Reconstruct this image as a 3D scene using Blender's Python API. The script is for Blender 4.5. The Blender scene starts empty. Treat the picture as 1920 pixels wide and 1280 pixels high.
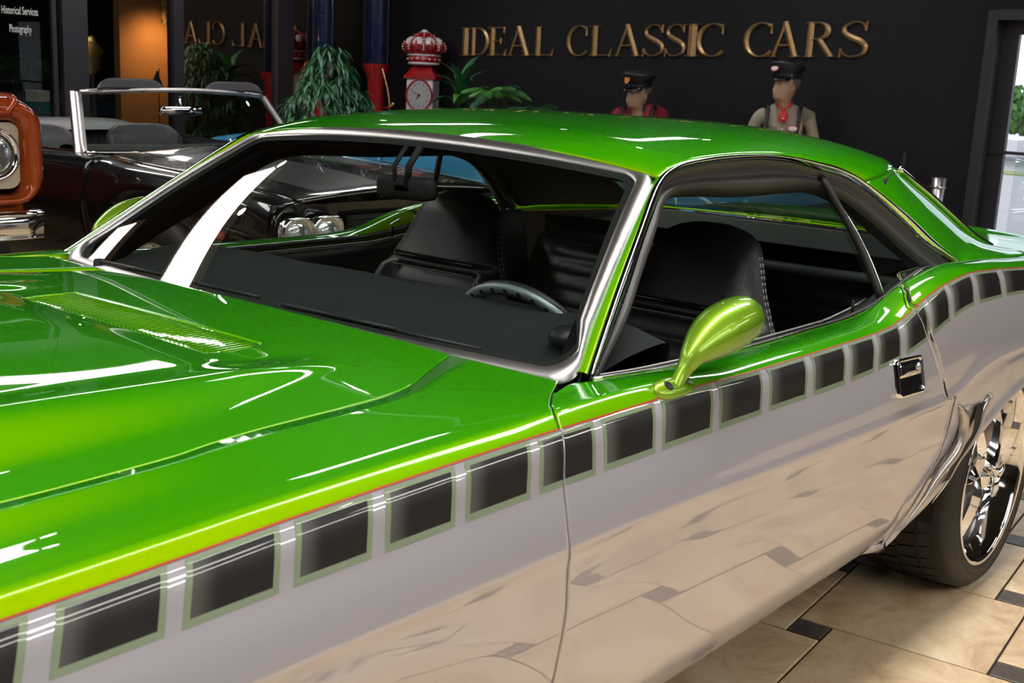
import bpy, bmesh, math, random
from mathutils import Vector as V, Matrix, noise as mnoise
random.seed(7)
sc = bpy.context.scene
COL = sc.collection
pi = math.pi

# ------------------------------------------------------------------ camera
F_PX = 2221.93
YAW, PITCH, ROLL = math.radians(39.2424), math.radians(12.4607), math.radians(2.7283)
CAM = V((-0.63884, -1.8805, 1.37179))
_f = V((math.cos(PITCH)*math.cos(YAW), math.cos(PITCH)*math.sin(YAW), -math.sin(PITCH)))
_r = _f.cross(V((0, 0, 1))).normalized(); _u = _r.cross(_f)
_r2 = _r*math.cos(ROLL)+_u*math.sin(ROLL); _u2 = -_r*math.sin(ROLL)+_u*math.cos(ROLL)
cd = bpy.data.cameras.new('camera'); cam = bpy.data.objects.new('camera', cd); COL.objects.link(cam)
cd.sensor_width = 36; cd.lens = F_PX*36/1920; cd.clip_end = 200; cd.clip_start = .05
m = Matrix((_r2, _u2, -_f)).transposed().to_4x4(); m.translation = CAM
cam.matrix_world = m
cd.dof.use_dof = True; cd.dof.focus_distance = 2.75; cd.dof.aperture_fstop = 11
sc.camera = cam

def at(u, v, x=None, y=None, z=None):
    """point where the sight line of a photo pixel meets a plane of the room (metres)"""
    d = _r2*((u-960)/F_PX)+_u2*((640-v)/F_PX)+_f
    t = (x-CAM.x)/d.x if x is not None else (y-CAM.y)/d.y if y is not None else (z-CAM.z)/d.z
    return CAM+d*t

# ------------------------------------------------------------------ world, exposure, lights
w = bpy.data.worlds.new('world'); sc.world = w; w.use_nodes = True
bg = w.node_tree.nodes['Background']; bg.inputs[0].default_value = (.80, .88, 1, 1); bg.inputs[1].default_value = 1.6
sc.view_settings.view_transform = 'Standard'; sc.view_settings.look = 'None'
sc.view_settings.exposure = 0.0; sc.view_settings.gamma = 1; sc.view_settings.use_curve_mapping = False
LIGHT_STRIP = 15.0        # emission of the ceiling strips
SPOTS = 60.0
CEIL = 3.25

# ------------------------------------------------------------------ materials
def nt(name):
    mt = bpy.data.materials.new(name); mt.use_nodes = True
    t = mt.node_tree; return mt, t, t.nodes['Principled BSDF']
def rgba(c): return (c[0], c[1], c[2], 1)
def pbr(name, base, rough=.5, metal=0, coat=0, spec=.5, bump=0, bscale=200, var=0, vscale=6, coatrough=.03, trans=0, ior=1.5, emit=None, es=1):
    mt, t, b = nt(name)
    b.inputs['Base Color'].default_value = rgba(base); b.inputs['Roughness'].default_value = rough
    b.inputs['Metallic'].default_value = metal; b.inputs['Coat Weight'].default_value = coat
    b.inputs['Coat Roughness'].default_value = coatrough; b.inputs['Specular IOR Level'].default_value = spec
    b.inputs['Transmission Weight'].default_value = trans; b.inputs['IOR'].default_value = ior
    if emit: b.inputs['Emission Color'].default_value = rgba(emit); b.inputs['Emission Strength'].default_value = es
    tc = t.nodes.new('ShaderNodeTexCoord')
    if var:
        n = t.nodes.new('ShaderNodeTexNoise'); n.inputs['Scale'].default_value = vscale; n.inputs['Detail'].default_value = 6
        t.links.new(tc.outputs['Object'], n.inputs['Vector'])
        mx = t.nodes.new('ShaderNodeMix'); mx.data_type = 'RGBA'
        mx.inputs[6].default_value = rgba([c*(1-var) for c in base]); mx.inputs[7].default_value = rgba([min(1, c*(1+var)) for c in base])
        t.links.new(n.outputs['Fac'], mx.inputs[0]); t.links.new(mx.outputs[2], b.inputs['Base Color'])
    if bump:
        n2 = t.nodes.new('ShaderNodeTexNoise'); n2.inputs['Scale'].default_value = bscale; n2.inputs['Detail'].default_value = 3
        t.links.new(tc.outputs['Object'], n2.inputs['Vector'])
        bp = t.nodes.new('ShaderNodeBump'); bp.inputs['Strength'].default_value = bump; bp.inputs['Distance'].default_value = .002
        t.links.new(n2.outputs['Fac'], bp.inputs['Height']); t.links.new(bp.outputs[0], b.inputs['Normal'])
    return mt

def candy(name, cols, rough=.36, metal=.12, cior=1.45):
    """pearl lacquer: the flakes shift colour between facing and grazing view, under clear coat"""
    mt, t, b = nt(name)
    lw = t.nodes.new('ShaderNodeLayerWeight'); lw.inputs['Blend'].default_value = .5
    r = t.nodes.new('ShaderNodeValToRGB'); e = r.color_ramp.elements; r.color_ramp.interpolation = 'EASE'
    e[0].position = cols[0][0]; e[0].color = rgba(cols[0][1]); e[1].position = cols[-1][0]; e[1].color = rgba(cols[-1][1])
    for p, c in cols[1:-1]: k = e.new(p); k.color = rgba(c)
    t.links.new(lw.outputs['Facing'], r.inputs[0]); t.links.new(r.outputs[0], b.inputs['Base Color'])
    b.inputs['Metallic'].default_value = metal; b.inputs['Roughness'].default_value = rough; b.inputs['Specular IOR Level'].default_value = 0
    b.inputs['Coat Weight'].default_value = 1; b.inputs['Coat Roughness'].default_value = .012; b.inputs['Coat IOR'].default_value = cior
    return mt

def glassy(name, tint, refl=1.0, ior=1.5, rcol=(1, 1, 1)):
    """thin pane: fresnel mirror over tinted see-through"""
    mt = bpy.data.materials.new(name); mt.use_nodes = True; t = mt.node_tree; t.nodes.clear()
    o = t.nodes.new('ShaderNodeOutputMaterial'); mx = t.nodes.new('ShaderNodeMixShader'); tr = t.nodes.new('ShaderNodeBsdfTransparent')
    gl = t.nodes.new('ShaderNodeBsdfGlossy'); gl.inputs['Roughness'].default_value = .004; gl.inputs['Color'].default_value = rgba(rcol)
    lw = t.nodes.new('ShaderNodeLayerWeight'); lw.inputs['Blend'].default_value = .5
    pw = t.nodes.new('ShaderNodeMath'); pw.operation = 'POWER'; pw.inputs[1].default_value = 4.5
    m2 = t.nodes.new('ShaderNodeMath'); m2.operation = 'MULTIPLY_ADD'; m2.inputs[1].default_value = .92; m2.inputs[2].default_value = .075
    ml = t.nodes.new('ShaderNodeMath'); ml.operation = 'MULTIPLY'; ml.inputs[1].default_value = refl; ml.use_clamp = True
    t.links.new(lw.outputs['Facing'], pw.inputs[0]); t.links.new(pw.outputs[0], m2.inputs[0])
    tr.inputs[0].default_value = rgba(tint)
    t.links.new(m2.outputs[0], ml.inputs[0]); t.links.new(ml.outputs[0], mx.inputs[0])
    t.links.new(tr.outputs[0], mx.inputs[1]); t.links.new(gl.outputs[0], mx.inputs[2]); t.links.new(mx.outputs[0], o.inputs[0])
    return mt

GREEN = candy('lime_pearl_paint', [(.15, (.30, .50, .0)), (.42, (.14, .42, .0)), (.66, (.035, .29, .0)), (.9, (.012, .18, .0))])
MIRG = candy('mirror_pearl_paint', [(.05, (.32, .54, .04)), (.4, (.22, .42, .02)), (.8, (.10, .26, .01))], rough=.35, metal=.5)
SILVER = candy('silver_pearl_paint', [(.1, (.50, .485, .54)), (.9, (.47, .455, .50))], rough=.40, metal=.28, cior=2.4)
SAGE = candy('sage_stripe_paint', [(.1, (.27, .34, .23)), (.9, (.20, .25, .17))])
CHROME = pbr('chrome', (.82, .82, .84), .06, 1)
TRIMM = pbr('brushed_trim', (.60, .58, .58), .34, 1, bump=.05, bscale=400)
BLACKG = pbr('gloss_black_paint', (.003, .003, .0035), .3, 0, spec=.1, coat=1, coatrough=.01)
RUBBER = pbr('black_rubber', (.018, .017, .017), .5)
SEALM = pbr('grey_rubber_seal', (.05, .043, .045), .42)
LEATHER = pbr('black_leather', (.008, .008, .0095), .40, bump=.35, bscale=260, spec=.38)
STITCH = pbr('pale_stitching', (.35, .35, .33), .7)
CLOTH = pbr('dark_green_cloth', (.0075, .012, .0118), .95, bump=.7, bscale=700, var=.5, vscale=500)
BLACK = pbr('matt_black', (.006, .006, .007), .7)
DARKP = pbr('dark_vinyl', (.012, .012, .013), .45, bump=.1, bscale=300)
ORANGE_LINE = pbr('red_pinstripe_paint', (.50, .05, .01), .4, coat=1)
WSGLASS = glassy('windshield_glass', (.86, .92, .90), 1.25)
CARGLASS = glassy('side_glass', (.72, .80, .76), 1.6)
RGLASS = glassy('tinted_rear_glass', (.30, .36, .33), 1.6)
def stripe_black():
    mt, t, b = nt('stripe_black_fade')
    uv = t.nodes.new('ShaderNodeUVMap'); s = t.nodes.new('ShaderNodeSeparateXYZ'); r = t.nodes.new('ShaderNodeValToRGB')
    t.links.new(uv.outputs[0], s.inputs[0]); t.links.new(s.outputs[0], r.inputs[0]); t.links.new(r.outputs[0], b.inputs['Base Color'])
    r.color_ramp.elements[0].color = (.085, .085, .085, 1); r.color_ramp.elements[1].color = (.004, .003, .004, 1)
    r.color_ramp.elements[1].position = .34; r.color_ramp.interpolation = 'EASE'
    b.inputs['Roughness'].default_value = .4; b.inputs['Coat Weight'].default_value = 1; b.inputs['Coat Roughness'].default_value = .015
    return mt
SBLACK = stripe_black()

# ------------------------------------------------------------------ mesh helpers
OFF = {}
def tag(o, label=None, cat=None, group=None, kind=None):
    if label: o['label'] = label
    if cat: o['category'] = cat
    if group: o['group'] = group
    if kind: o['kind'] = kind
    return o
def empty(name, loc=(0, 0, 0), rz=0, world=True):
    o = bpy.data.objects.new(name, None); COL.objects.link(o); o.location = loc; o.rotation_euler.z = rz
    o.empty_display_size = .1; OFF[o] = V(loc) if world else V((0, 0, 0)); return o
def obj(name, verts, faces, mat, parent=None, smooth=True, outw=None, fm=None, uvs=None, solid=0, bevel=0, sub=0, auto=None, soff=-1, liner=None):
    me = bpy.data.meshes.new(name)
    off = OFF.get(parent, V((0, 0, 0)))
    me.from_pydata([tuple(V(v)-off) for v in verts], [], faces)
    mats = mat if isinstance(mat, (list, tuple)) else [mat]
    for mm in mats: me.materials.append(mm)
    if fm: me.polygons.foreach_set('material_index', fm)
    if uvs:
        l = me.uv_layers.new(name='UVMap')
        for p in me.polygons:
            for li in p.loop_indices: l.data[li].uv = uvs[me.loops[li].vertex_index]
    me.polygons.foreach_set('use_smooth', [smooth]*len(me.polygons)); me.update()
    if outw is not None and sum((p.normal.dot(outw)*p.area for p in me.polygons)) < 0: me.flip_normals(); me.update()
    if auto is not None: me.set_sharp_from_angle(angle=math.radians(auto))
    o = bpy.data.objects.new(name, me); COL.objects.link(o)
    if parent is not None: o.parent = parent
    OFF[o] = off
    if bevel:
        b = o.modifiers.new('b', 'BEVEL'); b.width = bevel; b.segments = 2; b.limit_method = 'ANGLE'
    if sub:
        s = o.modifiers.new('s', 'SUBSURF'); s.levels = sub; s.render_levels = sub
    if solid:
        s = o.modifiers.new('t', 'SOLIDIFY'); s.thickness = solid; s.offset = soff
        if liner:
            k = len(mats)
            for _ in range(k): me.materials.append(liner)
            s.material_offset = k
    return o
def gridmesh(rows, cu=False, cv=False):
    nu, nv = len(rows), len(rows[0]); vs = [p for r in rows for p in r]; fs = []
    for i in range(nu if cu else nu-1):
        for j in range(nv if cv else nv-1):
            a = i*nv+j; b = ((i+1) % nu)*nv+j; c = ((i+1) % nu)*nv+(j+1) % nv; d = i*nv+(j+1) % nv
            fs.append((a, b, c, d))
    return vs, fs
def grid(name, rows, mat, parent=None, cu=False, cv=False, flip=False, **k):
    vs, fs = gridmesh(rows, cu, cv)
    if flip: fs = [f[::-1] for f in fs]
    return obj(name, vs, fs, mat, parent, **k)
def join(*parts):
    vs, fs = [], []
    for v, f in parts:
        n = len(vs); vs += list(v); fs += [tuple(i+n for i in q) for q in f]
    return vs, fs
def boxm(c, s, rz=0, M=None):
    c = V(c); hx, hy, hz = s[0]/2, s[1]/2, s[2]/2
    R = M if M else Matrix.Rotation(rz, 3, 'Z')
    vs = [c+R@V((a*hx, b*hy, d*hz)) for a in (-1, 1) for b in (-1, 1) for d in (-1, 1)]
    return vs, [(0, 1, 3, 2), (4, 6, 7, 5), (0, 4, 5, 1), (2, 3, 7, 6), (0, 2, 6, 4), (1, 5, 7, 3)]
def box(name, c, s, mat, parent=None, rz=0, bevel=0, M=None, **k):
    vs, fs = boxm(c, s, rz, M)
    return obj(name, vs, fs, mat, parent, smooth=False, bevel=bevel, **k)
def cr(pts, n=6, closed=False):
    """Catmull-Rom through points"""
    pts = [V(p) for p in pts]; out = []; N = len(pts)
    for i in range(N if closed else N-1):
        p1, p2 = pts[i], pts[(i+1) % N]
        p0 = pts[i-1] if (closed or i > 0) else p1*2-p2
        p3 = pts[(i+2) % N] if (closed or i+2 < N) else p2*2-p1
        for k in range(n):
            t = k/n
            out.append(.5*((2*p1)+(p2-p0)*t+(2*p0-5*p1+4*p2-p3)*t*t+(3*p1-p0-3*p2+p3)*t**3))
    if not closed: out.append(pts[-1])
    return out
def tubem(path, rad, seg=8, closed=False, flat=1.0, up=None, cap=True):
    path = [V(p) for p in path]; N = len(path); rows = []
    prev = None
    for i, p in enumerate(path):
        a = path[(i-1) % N] if (closed or i > 0) else p; b = path[(i+1) % N] if (closed or i < N-1) else p
        t = (b-a).normalized()
        if up is not None: n = (V(up)-t*V(up).dot(t)).normalized()
        elif prev is None:
            n = t.orthogonal().normalized()
        else: n = (prev-t*prev.dot(t)).normalized()
        prev = n; bn = t.cross(n)
        r = rad[i] if isinstance(rad, (list, tuple)) else rad
        rows.append([p+n*(math.cos(2*pi*k/seg)*r*flat)+bn*(math.sin(2*pi*k/seg)*r) for k in range(seg)])
    vs, fs = gridmesh(rows, cu=closed, cv=True)
    if not closed and cap:
        fs.append(tuple(range(seg))); fs.append(tuple((N-1)*seg+k for k in range(seg))[::-1])
    return vs, fs
def tube(name, path, rad, mat, parent=None, seg=8, closed=False, flat=1.0, up=None, **k):
    vs, fs = tubem(path, rad, seg, closed, flat, up); return obj(name, vs, fs, mat, parent, **k)
def lathem(prof, c=(0, 0, 0), axis='Z', seg=32, wob=None):
    c = V(c); rows = []
    for k in range(seg):
        a = 2*pi*k/seg; row = []
        for (r, h) in prof:
            rr = r*(wob(a, h) if wob else 1)
            if axis == 'Z': row.append(c+V((rr*math.cos(a), rr*math.sin(a), h)))
            elif axis == 'Y': row.append(c+V((rr*math.cos(a), h, rr*math.sin(a))))
            else: row.append(c+V((h, rr*math.cos(a), rr*math.sin(a))))
        rows.append(row)
    return gridmesh(rows, cu=True)
def lathe(name, prof, c, mat, parent=None, axis='Z', seg=32, wob=None, **k):
    vs, fs = lathem(prof, c, axis, seg, wob); return obj(name, vs, fs, mat, parent, **k)
def ellm(c, r, seg=16, M=None):
    c = V(c); rows = []
    for i in range(seg//2+1):
        th = pi*i/(seg//2)
        rows.append([c+((M or Matrix.Identity(3))@V((r[0]*math.sin(th)*math.cos(2*pi*k/seg), r[1]*math.sin(th)*math.sin(2*pi*k/seg), r[2]*math.cos(th)))) for k in range(seg)])
    return gridmesh(rows, cv=True)
def tab(pts, smooth=True):
    xs = [p[0] for p in pts]; ys = [p[1] for p in pts]; n = len(xs)
    d = [(ys[i+1]-ys[i])/(xs[i+1]-xs[i]) for i in range(n-1)]
    mm = [d[0]]+[0 if d[i-1]*d[i] <= 0 else 2*d[i-1]*d[i]/(d[i-1]+d[i]) for i in range(1, n-1)]+[d[-1]]
    def f(x):
        if x <= xs[0]: return ys[0]
        if x >= xs[-1]: return ys[-1]
        i = 0
        while x > xs[i+1]: i += 1
        h = xs[i+1]-xs[i]; t = (x-xs[i])/h
        if not smooth: return ys[i]+(ys[i+1]-ys[i])*t
        return (2*t**3-3*t*t+1)*ys[i]+(t**3-2*t*t+t)*h*mm[i]+(-2*t**3+3*t*t)*ys[i+1]+(t**3-t*t)*h*mm[i+1]
    return f
def lin(a, b, n): return [a+(b-a)*i/(n-1) for i in range(n)]
def mir(v, s): return V((v[0], -v[1]*1.0, v[2])) if s > 0 else V(v)

# ================================================================== THE SETTING
WX = 8.1       # letter wall
GY = (at(1182, 80, x=8.1).y+at(357, 80, x=8.1).y)/2      # glass partition
WALLM = pbr('charcoal_wall_paint', (.0065, .006, .0085), .6, spec=.25, bump=.5, bscale=60)
CEILM = pbr('black_ceiling_paint', (.006, .006, .006), .9)
BACKM = pbr('dark_showroom_wall', (.016, .015, .015), .7, var=.3, vscale=.6)
FRAMEM = pbr('black_aluminium_frame', (.016, .015, .02), .45)

def st(o): o['kind'] = 'structure'; return o
# letter wall with the doorway
DY0, DY1, DZ = -.30, 1.02, 1.99
vs, fs = join(boxm((WX+.1, (DY1+11.5)/2, CEIL/2), (.2, 11.5-DY1, CEIL)), boxm((WX+.1, (DY0-7.5)/2, CEIL/2), (.2, DY0+7.5, CEIL)),
              boxm((WX+.1, (DY0+DY1)/2, (DZ+CEIL)/2), (.2, DY1-DY0, CEIL-DZ)))
st(obj('wall_back', vs, fs, WALLM, smooth=False))
st(box('wall_left', (1.0, 11.6, CEIL/2), (14.6, .2, CEIL), BACKM))
st(box('wall_front', (-6.3, 2.0, CEIL/2), (.2, 19.2, CEIL), BACKM))
st(box('wall_right', (.9, -7.6, CEIL/2), (14.4, .2, CEIL), BACKM))
st(box('ceiling', (1.0, 2.0, CEIL+.05), (14.8, 19.4, .1), CEILM))

# floor: pinwheel of big travertine tiles and small dark insets, real joints
SUBM = pbr('tile_grout', (.016, .012, .010), .8)
FLO = box('floor', (1.0, 2.0, -.055), (14.8, 19.4, .1), SUBM); st(FLO)
def tilemat(name, cols, rough, sc1=5.0):
    mt, t, b = nt(name)
    tc = t.nodes.new('ShaderNodeNewGeometry'); oi = t.nodes.new('ShaderNodeObjectInfo')
    ad = t.nodes.new('ShaderNodeVectorMath'); ad.operation = 'ADD'
    t.links.new(tc.outputs['Position'], ad.inputs[0]); t.links.new(oi.outputs['Random'], ad.inputs[1])
    n = t.nodes.new('ShaderNodeTexNoise'); n.inputs['Scale'].default_value = sc1; n.inputs['Detail'].default_value = 12; n.inputs['Roughness'].default_value = .74
    n.inputs['Distortion'].default_value = .8
    t.links.new(ad.outputs[0], n.inputs['Vector'])
    r = t.nodes.new('ShaderNodeValToRGB'); e = r.color_ramp.elements
    e[0].position = .32; e[0].color = rgba(cols[0]); e[1].position = .70; e[1].color = rgba(cols[2])
    k = e.new(.5); k.color = rgba(cols[1])
    t.links.new(n.outputs['Fac'], r.inputs[0]); t.links.new(r.outputs[0], b.inputs['Base Color'])
    b.inputs['Roughness'].default_value = rough
    n2 = t.nodes.new('ShaderNodeTexNoise'); n2.inputs['Scale'].default_value = 30; n2.inputs['Detail'].default_value = 5
    t.links.new(ad.outputs[0], n2.inputs['Vector'])
    bp = t.nodes.new('ShaderNodeBump'); bp.inputs['Strength'].default_value = .12; bp.inputs['Distance'].default_value = .002
    t.links.new(n2.outputs['Fac'], bp.inputs['Height']); t.links.new(bp.outputs[0], b.inputs['Normal'])
    return mt
TILE = tilemat('travertine_tile', ((.50, .32, .17), (.76, .57, .35), (.90, .75, .52)), .30)
INSET = tilemat('dark_slate_inset', ((.06, .045, .035), (.10, .08, .065), (.16, .13, .11)), .35, 14)
S_, s_ = .485, .092
A5 = math.radians(5.2)
ex = V((math.cos(A5), math.sin(A5), 0)); ey = V((-math.sin(A5), math.cos(A5), 0))
P0 = V((2.0735, -.7355, 0))            # lower-left corner of the inset seen by the tyre
def tilemesh(name, w_, mat):
    j = .0030; b = .0030; h = .012; a0, a1 = j, w_-j
    vs = [ex*x+ey*y+V((0, 0, z)) for z, q in ((-h, 0), (-b*.5, 0), (0, b)) for x, y in ((a0+q, a0+q), (a1-q, a0+q), (a1-q, a1-q), (a0+q, a1-q))]
    fs = [(8, 9, 10, 11)]
    for l in (0, 4):
        for k in range(4): fs.append((l+k, l+(k+1) % 4, l+4+(k+1) % 4, l+4+k))
    me = bpy.data.meshes.new(name); me.from_pydata([tuple(v) for v in vs], [], fs); me.materials.append(mat); me.update(); return me
big = tilemesh('floor_tile', S_, TILE); small = tilemesh('inset_tile', s_, INSET)
g1 = ex*S_+ey*s_; g2 = -ex*s_+ey*S_
tl = []
for i in range(-32, 34):
    for j in range(-32, 40):
        o = P0+g1*i+g2*j; c = o+ex*.2+ey*.2
        if -6.1 < c.x < 8.05 and -7.4 < c.y < 11.4: tl.append(((c-V((2.5, -.9, 0))).length, o))
tl.sort(key=lambda q: q[0])
far = [[], []]
for n_, (dd, o) in enumerate(tl):
    for kk, me, p in ((0, small, o), (1, big, o-ex*S_)):
        if n_ < (140 if kk == 0 else 140):
            t = bpy.data.objects.new('inset_tile' if kk == 0 else 'floor_tile', me); t.location = p+V((0, 0, -.0)); COL.objects.link(t); t.parent = FLO
        else: far[kk].append(p)
for kk, me, nm in ((0, small, 'distant_insets'), (1, big, 'distant_tiles')):
    vs, fs = [], []
    bv = [v.co.copy() for v in me.vertices]; bf = [tuple(p.vertices) for p in me.polygons]
    for p in far[kk]:
        n = len(vs); vs += [b+p for b in bv]; fs += [tuple(i+n for i in f) for f in bf]
    o = obj(nm, vs, fs, me.materials[0], FLO, smooth=False); o['kind'] = 'stuff'

# ceiling fixtures
EMS = pbr('strip_light_diffuser', (.9, .9, .9), .5, emit=(1, .97, .93), es=LIGHT_STRIP)
HOUS = pbr('white_fixture_housing', (.6, .6, .6), .5)
fixt = [  # centre x, y, len x, len y, z
    (.35, 3.86, 3.75, .46, CEIL), (.75, 5.55, 2.1, .34, CEIL), (4.35, 3.2, 1.3, .3, CEIL), (4.7, 6.45, 2.3, .34, 2.86), (6.5, 5.2, 1.4, .3, CEIL),
    (6.6, 2.6, 1.4, .3, CEIL), (5.6, .4, 1.8, .3, CEIL), (1.6, -.98, 6.0, .42, CEIL), (-2.4, -.4, 1.6, .4, CEIL), (-1.9, 2.2, 2.0, .3, CEIL), (1.4, -3.6, 4.2, .10, CEIL),
    (6.0, -3.5, 3.0, .12, CEIL), (-3.4, -2.6, 2.4, .34, CEIL), (1.4, -5.3, 4.2, .4, CEIL), (6.0, -5.4, 3.2, .4, CEIL), (-3.8, 4.2, 2.0, .3, CEIL), (3.2, -6.9, 7.0, .40, CEIL)]
WHERE = ["above the gap between the green coupe and the orange truck", "above the orange truck's roof", "above the black convertible's nose", "hung low along the glass partition behind the convertible", "above the gas pump corner",
 "before the right half of the wall lettering", "above the space right of the blue car", "directly over the green coupe's driver side sill", "just ahead of the green coupe's front bumper", "ahead of the green coupe's bumper", "along the driver's side of the green coupe",
 "behind the green coupe's tail on the driver's side", "behind the photographer's left shoulder", "two metres behind the photographer", "far right behind the photographer", "at the front left of the hall", "running the length of the right hand wall"]
for n_, (x, y, lx, ly, z) in enumerate(fixt):
    e = empty('ceiling_light', (x, y, z)); tag(e, 'white ceiling strip light '+WHERE[n_], 'ceiling light', 'strip lights on the ceiling')
    vs, fs = join(boxm((x, y+ly/2+.02, z-.03), (lx+.08, .04, .06)), boxm((x, y-ly/2-.02, z-.03), (lx+.08, .04, .06)),
                  boxm((x+lx/2+.02, y, z-.03), (.04, ly, .06)), boxm((x-lx/2-.02, y, z-.03), (.04, ly, .06)))
    if z < CEIL-.1:
        for dx in (-lx*.4, lx*.4): tube('hanger_rod', [V((x+dx, y, z)), V((x+dx, y, CEIL))], .006, BLACK, e, seg=6)
        vs, fs = join((vs, fs), boxm((x, y, z+.005), (lx+.08, ly+.08, .01)))
    obj('housing', vs, fs, HOUS, e, smooth=False)
    box('diffuser', (x, y, z-.03), (lx, ly, .02), EMS, e)
EMP = pbr('spot_lamp_face', (1, 1, 1), .5, emit=(1, .95, .88), es=SPOTS)
WHERE2 = ['over the convertible door', 'between truck and convertible', 'before the wall lettering', 'before the two mannequins', 'over the gas pumps', 'over the green coupe deck', 'over the green coupe hood', 'over the blue car nose', 'over the truck bumper', 'beside the green coupe tail']
for n_, (x, y) in enumerate(((2.2, 3.5), (1.5, 3.4), (6.9, 4.0), (7.0, 2.2), (6.6, 6.0), (3.4, -.4), (.2, -.9), (4.4, 1.4), (-1.2, 3.0), (2.8, -3.2))):
    e = empty('spot_lamp', (x, y, CEIL)); tag(e, 'small round black spot lamp '+WHERE2[n_], 'spot lamp', 'round spot lamps on the ceiling')
    lathe('lamp_can', [(.045, 0), (.05, -.02), (.06, -.14), (.05, -.14), (.045, -.12)], (x, y, CEIL), BLACK, e, seg=20)
    vs, fs = lathem([(.0, -.125), (.046, -.125)], (x, y, CEIL), seg=20); obj('lamp_face', vs, fs, EMP, e)

# ================================================================== THE GREEN CAR
# lengthways x (front axle at 0, tail towards +x), driver's side at -y, metres
car = empty('muscle_coupe', (1.37, 0, 0))
tag(car, 'lime green and silver muscle coupe with black block side stripe, filling the foreground', 'car')
# ---- feature curves of the body side
zc = tab([(-.95, .70), (-.3, .725), (.1, .727), (.5, .722), (.83, .717), (1.17, .703), (1.62, .685), (1.9, .676), (2.14, .668), (2.25, .678), (2.35, .703), (2.54, .722), (2.72, .72), (3.1, .705), (3.82, .70)])
zr = tab([(-.95, .835), (-.5, .855), (-.15, .867), (.05, .873), (.17, .877), (.33, .88), (.61, .883), (.9, .881), (1.05, .881), (1.27, .876), (1.48, .874), (1.76, .873), (1.87, .877), (1.94, .886), (2.0, .901), (2.075, .921), (2.2, .942), (2.355, .953), (2.56, .944), (2.82, .926), (3.3, .895), (3.82, .86)])
zb = tab([(-.95, .78), (-.2, .805), (.28, .808), (.6, .808), (.9, .805), (1.25, .802), (1.6, .798), (1.75, .80), (1.9, .807), (2.056, .83), (2.18, .857), (2.34, .876), (2.56, .873), (2.82, .86), (3.82, .80)])
belt = tab([(.84, .904), (.92, .897), (1.15, .882), (1.4, .876), (1.86, .876), (1.95, .882), (2.05, .893), (2.105, .903), (2.2, .925), (2.345, .950), (2.54, .943), (2.62, .938), (2.9, .928), (3.2, .915), (3.82, .885)])
ty = tab([(-.95, .90), (-.6, .965), (-.2, .996), (.1, 1), (2.9, 1), (3.4, .985), (3.85, .93)])
ys = tab([(-.95, .66), (-.05, .704), (.17, .694), (.24, .681), (.32, .672), (.45, .668), (.55, .662), (.63, .643), (.715, .601), (.79, .562), (.842, .538)])
arch_r = tab([(2.05, .285), (2.12, .292), (2.2, .318), (2.3, .372), (2.36, .42), (2.47, .49), (2.55, .545), (2.66, .585), (2.8, .60), (2.95, .592), (3.08, .552), (3.18, .475), (3.25, .38), (3.3, .30), (3.4, .29)])
arch_f = tab([(-.48, .29), (-.40, .42), (-.3, .53), (-.15, .60), (0, .625), (.15, .60), (.3, .53), (.40, .42), (.48, .29)])
ylow = tab([(.255, .78), (.27, .815), (.285, .84), (.31, .866), (.36, .892), (.42, .910), (.50, .927), (.58, .9395), (.65, .947), (.70, .9505), (.75, .951)])
def arch(x):
    if -.48 <= x <= .48: return arch_f(x)
    if 2.05 <= x <= 3.4: return arch_r(x)
    return .262
t13y = tab([(.0, .880), (.9, .876), (3, .878)]); d13 = tab([(.6, .015), (.85, .020), (1.2, .008), (1.8, .008), (2.2, .012), (3, .014)])
d14 = tab([(.6, .018), (.85, .022), (1.2, .010), (1.8, .010), (2.2, .015), (3, .018)])
d15 = tab([(.6, .019), (.85, .022), (1.2, .006), (1.8, .007), (2.2, .010), (3, .014)])
def knots(x, part):
    c, r, b = zc(x), zr(x), zb(x); lo = arch(x); K = []
    hasarch = lo > .27
    for j in range(6):                       # 0..5 lower panel
        f = (0, .025, .07, .22, .55, .80)[j]
        z = lo+(c-.012-lo)*f
        y = ylow(z)
        if hasarch:
            y = max(y, .87+.3*max(0, min(.27, lo-.30))) if j > 0 else y-.045
            if j in (1, 2): y += .006
            y = min(y, .956)
        K.append((y, z))
    K.append((.9485, c-.010)); K.append((.951, c)); K.append((.9485, c+.010))
    K.append((.941, c+.45*(b-c))); K.append((.925, b))
    K.append((.898, r)); K.append((.889, r+.5*d13(x)))
    K.append((t13y(x), r+d13(x))); K.append((.855, r+d14(x))); K.append((.82, r+d15(x)))
    if part == 'fender':
        e = max(0, min(1, (x-.3)/.5))
        K.append((.772, (r+.020)*(1-e)+.903*e)); K.append((ys(x), .9025))
    else:
        K.append((.800, belt(x))); K.append((.788, belt(x)-.022))
    s = ty(x)
    return [(y*s, z) for y, z in K]
def side(x, v, sg, part, off=0):
    K = knots(x, part); n = len(K)-1; v = max(0, min(n, v)); i = min(int(v), n-1); t = v-i
    p1 = V(K[i]); p2 = V(K[i+1]); p0 = V(K[i-1]) if i > 0 else p1; p3 = V(K[i+2]) if i+2 <= n else p2
    L = (p2-p1).length
    def tan(a, b, c):
        d1 = (b-a); d2 = (c-b); l1 = max(d1.length, 1e-5); l2 = max(d2.length, 1e-5)
        return (d1*(l2/l1)+d2*(l1/l2))/(l1+l2)
    m1 = tan(p0, p1, p2)*L if i > 0 else (p2-p1); m2 = tan(p1, p2, p3)*L if i+2 <= n else (p2-p1)
    q = (2*t**3-3*t*t+1)*p1+(t**3-2*t*t+t)*m1+(-2*t**3+3*t*t)*p2+(t**3-t*t)*m2
    return V((x, sg*q[0], q[1]))
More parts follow.
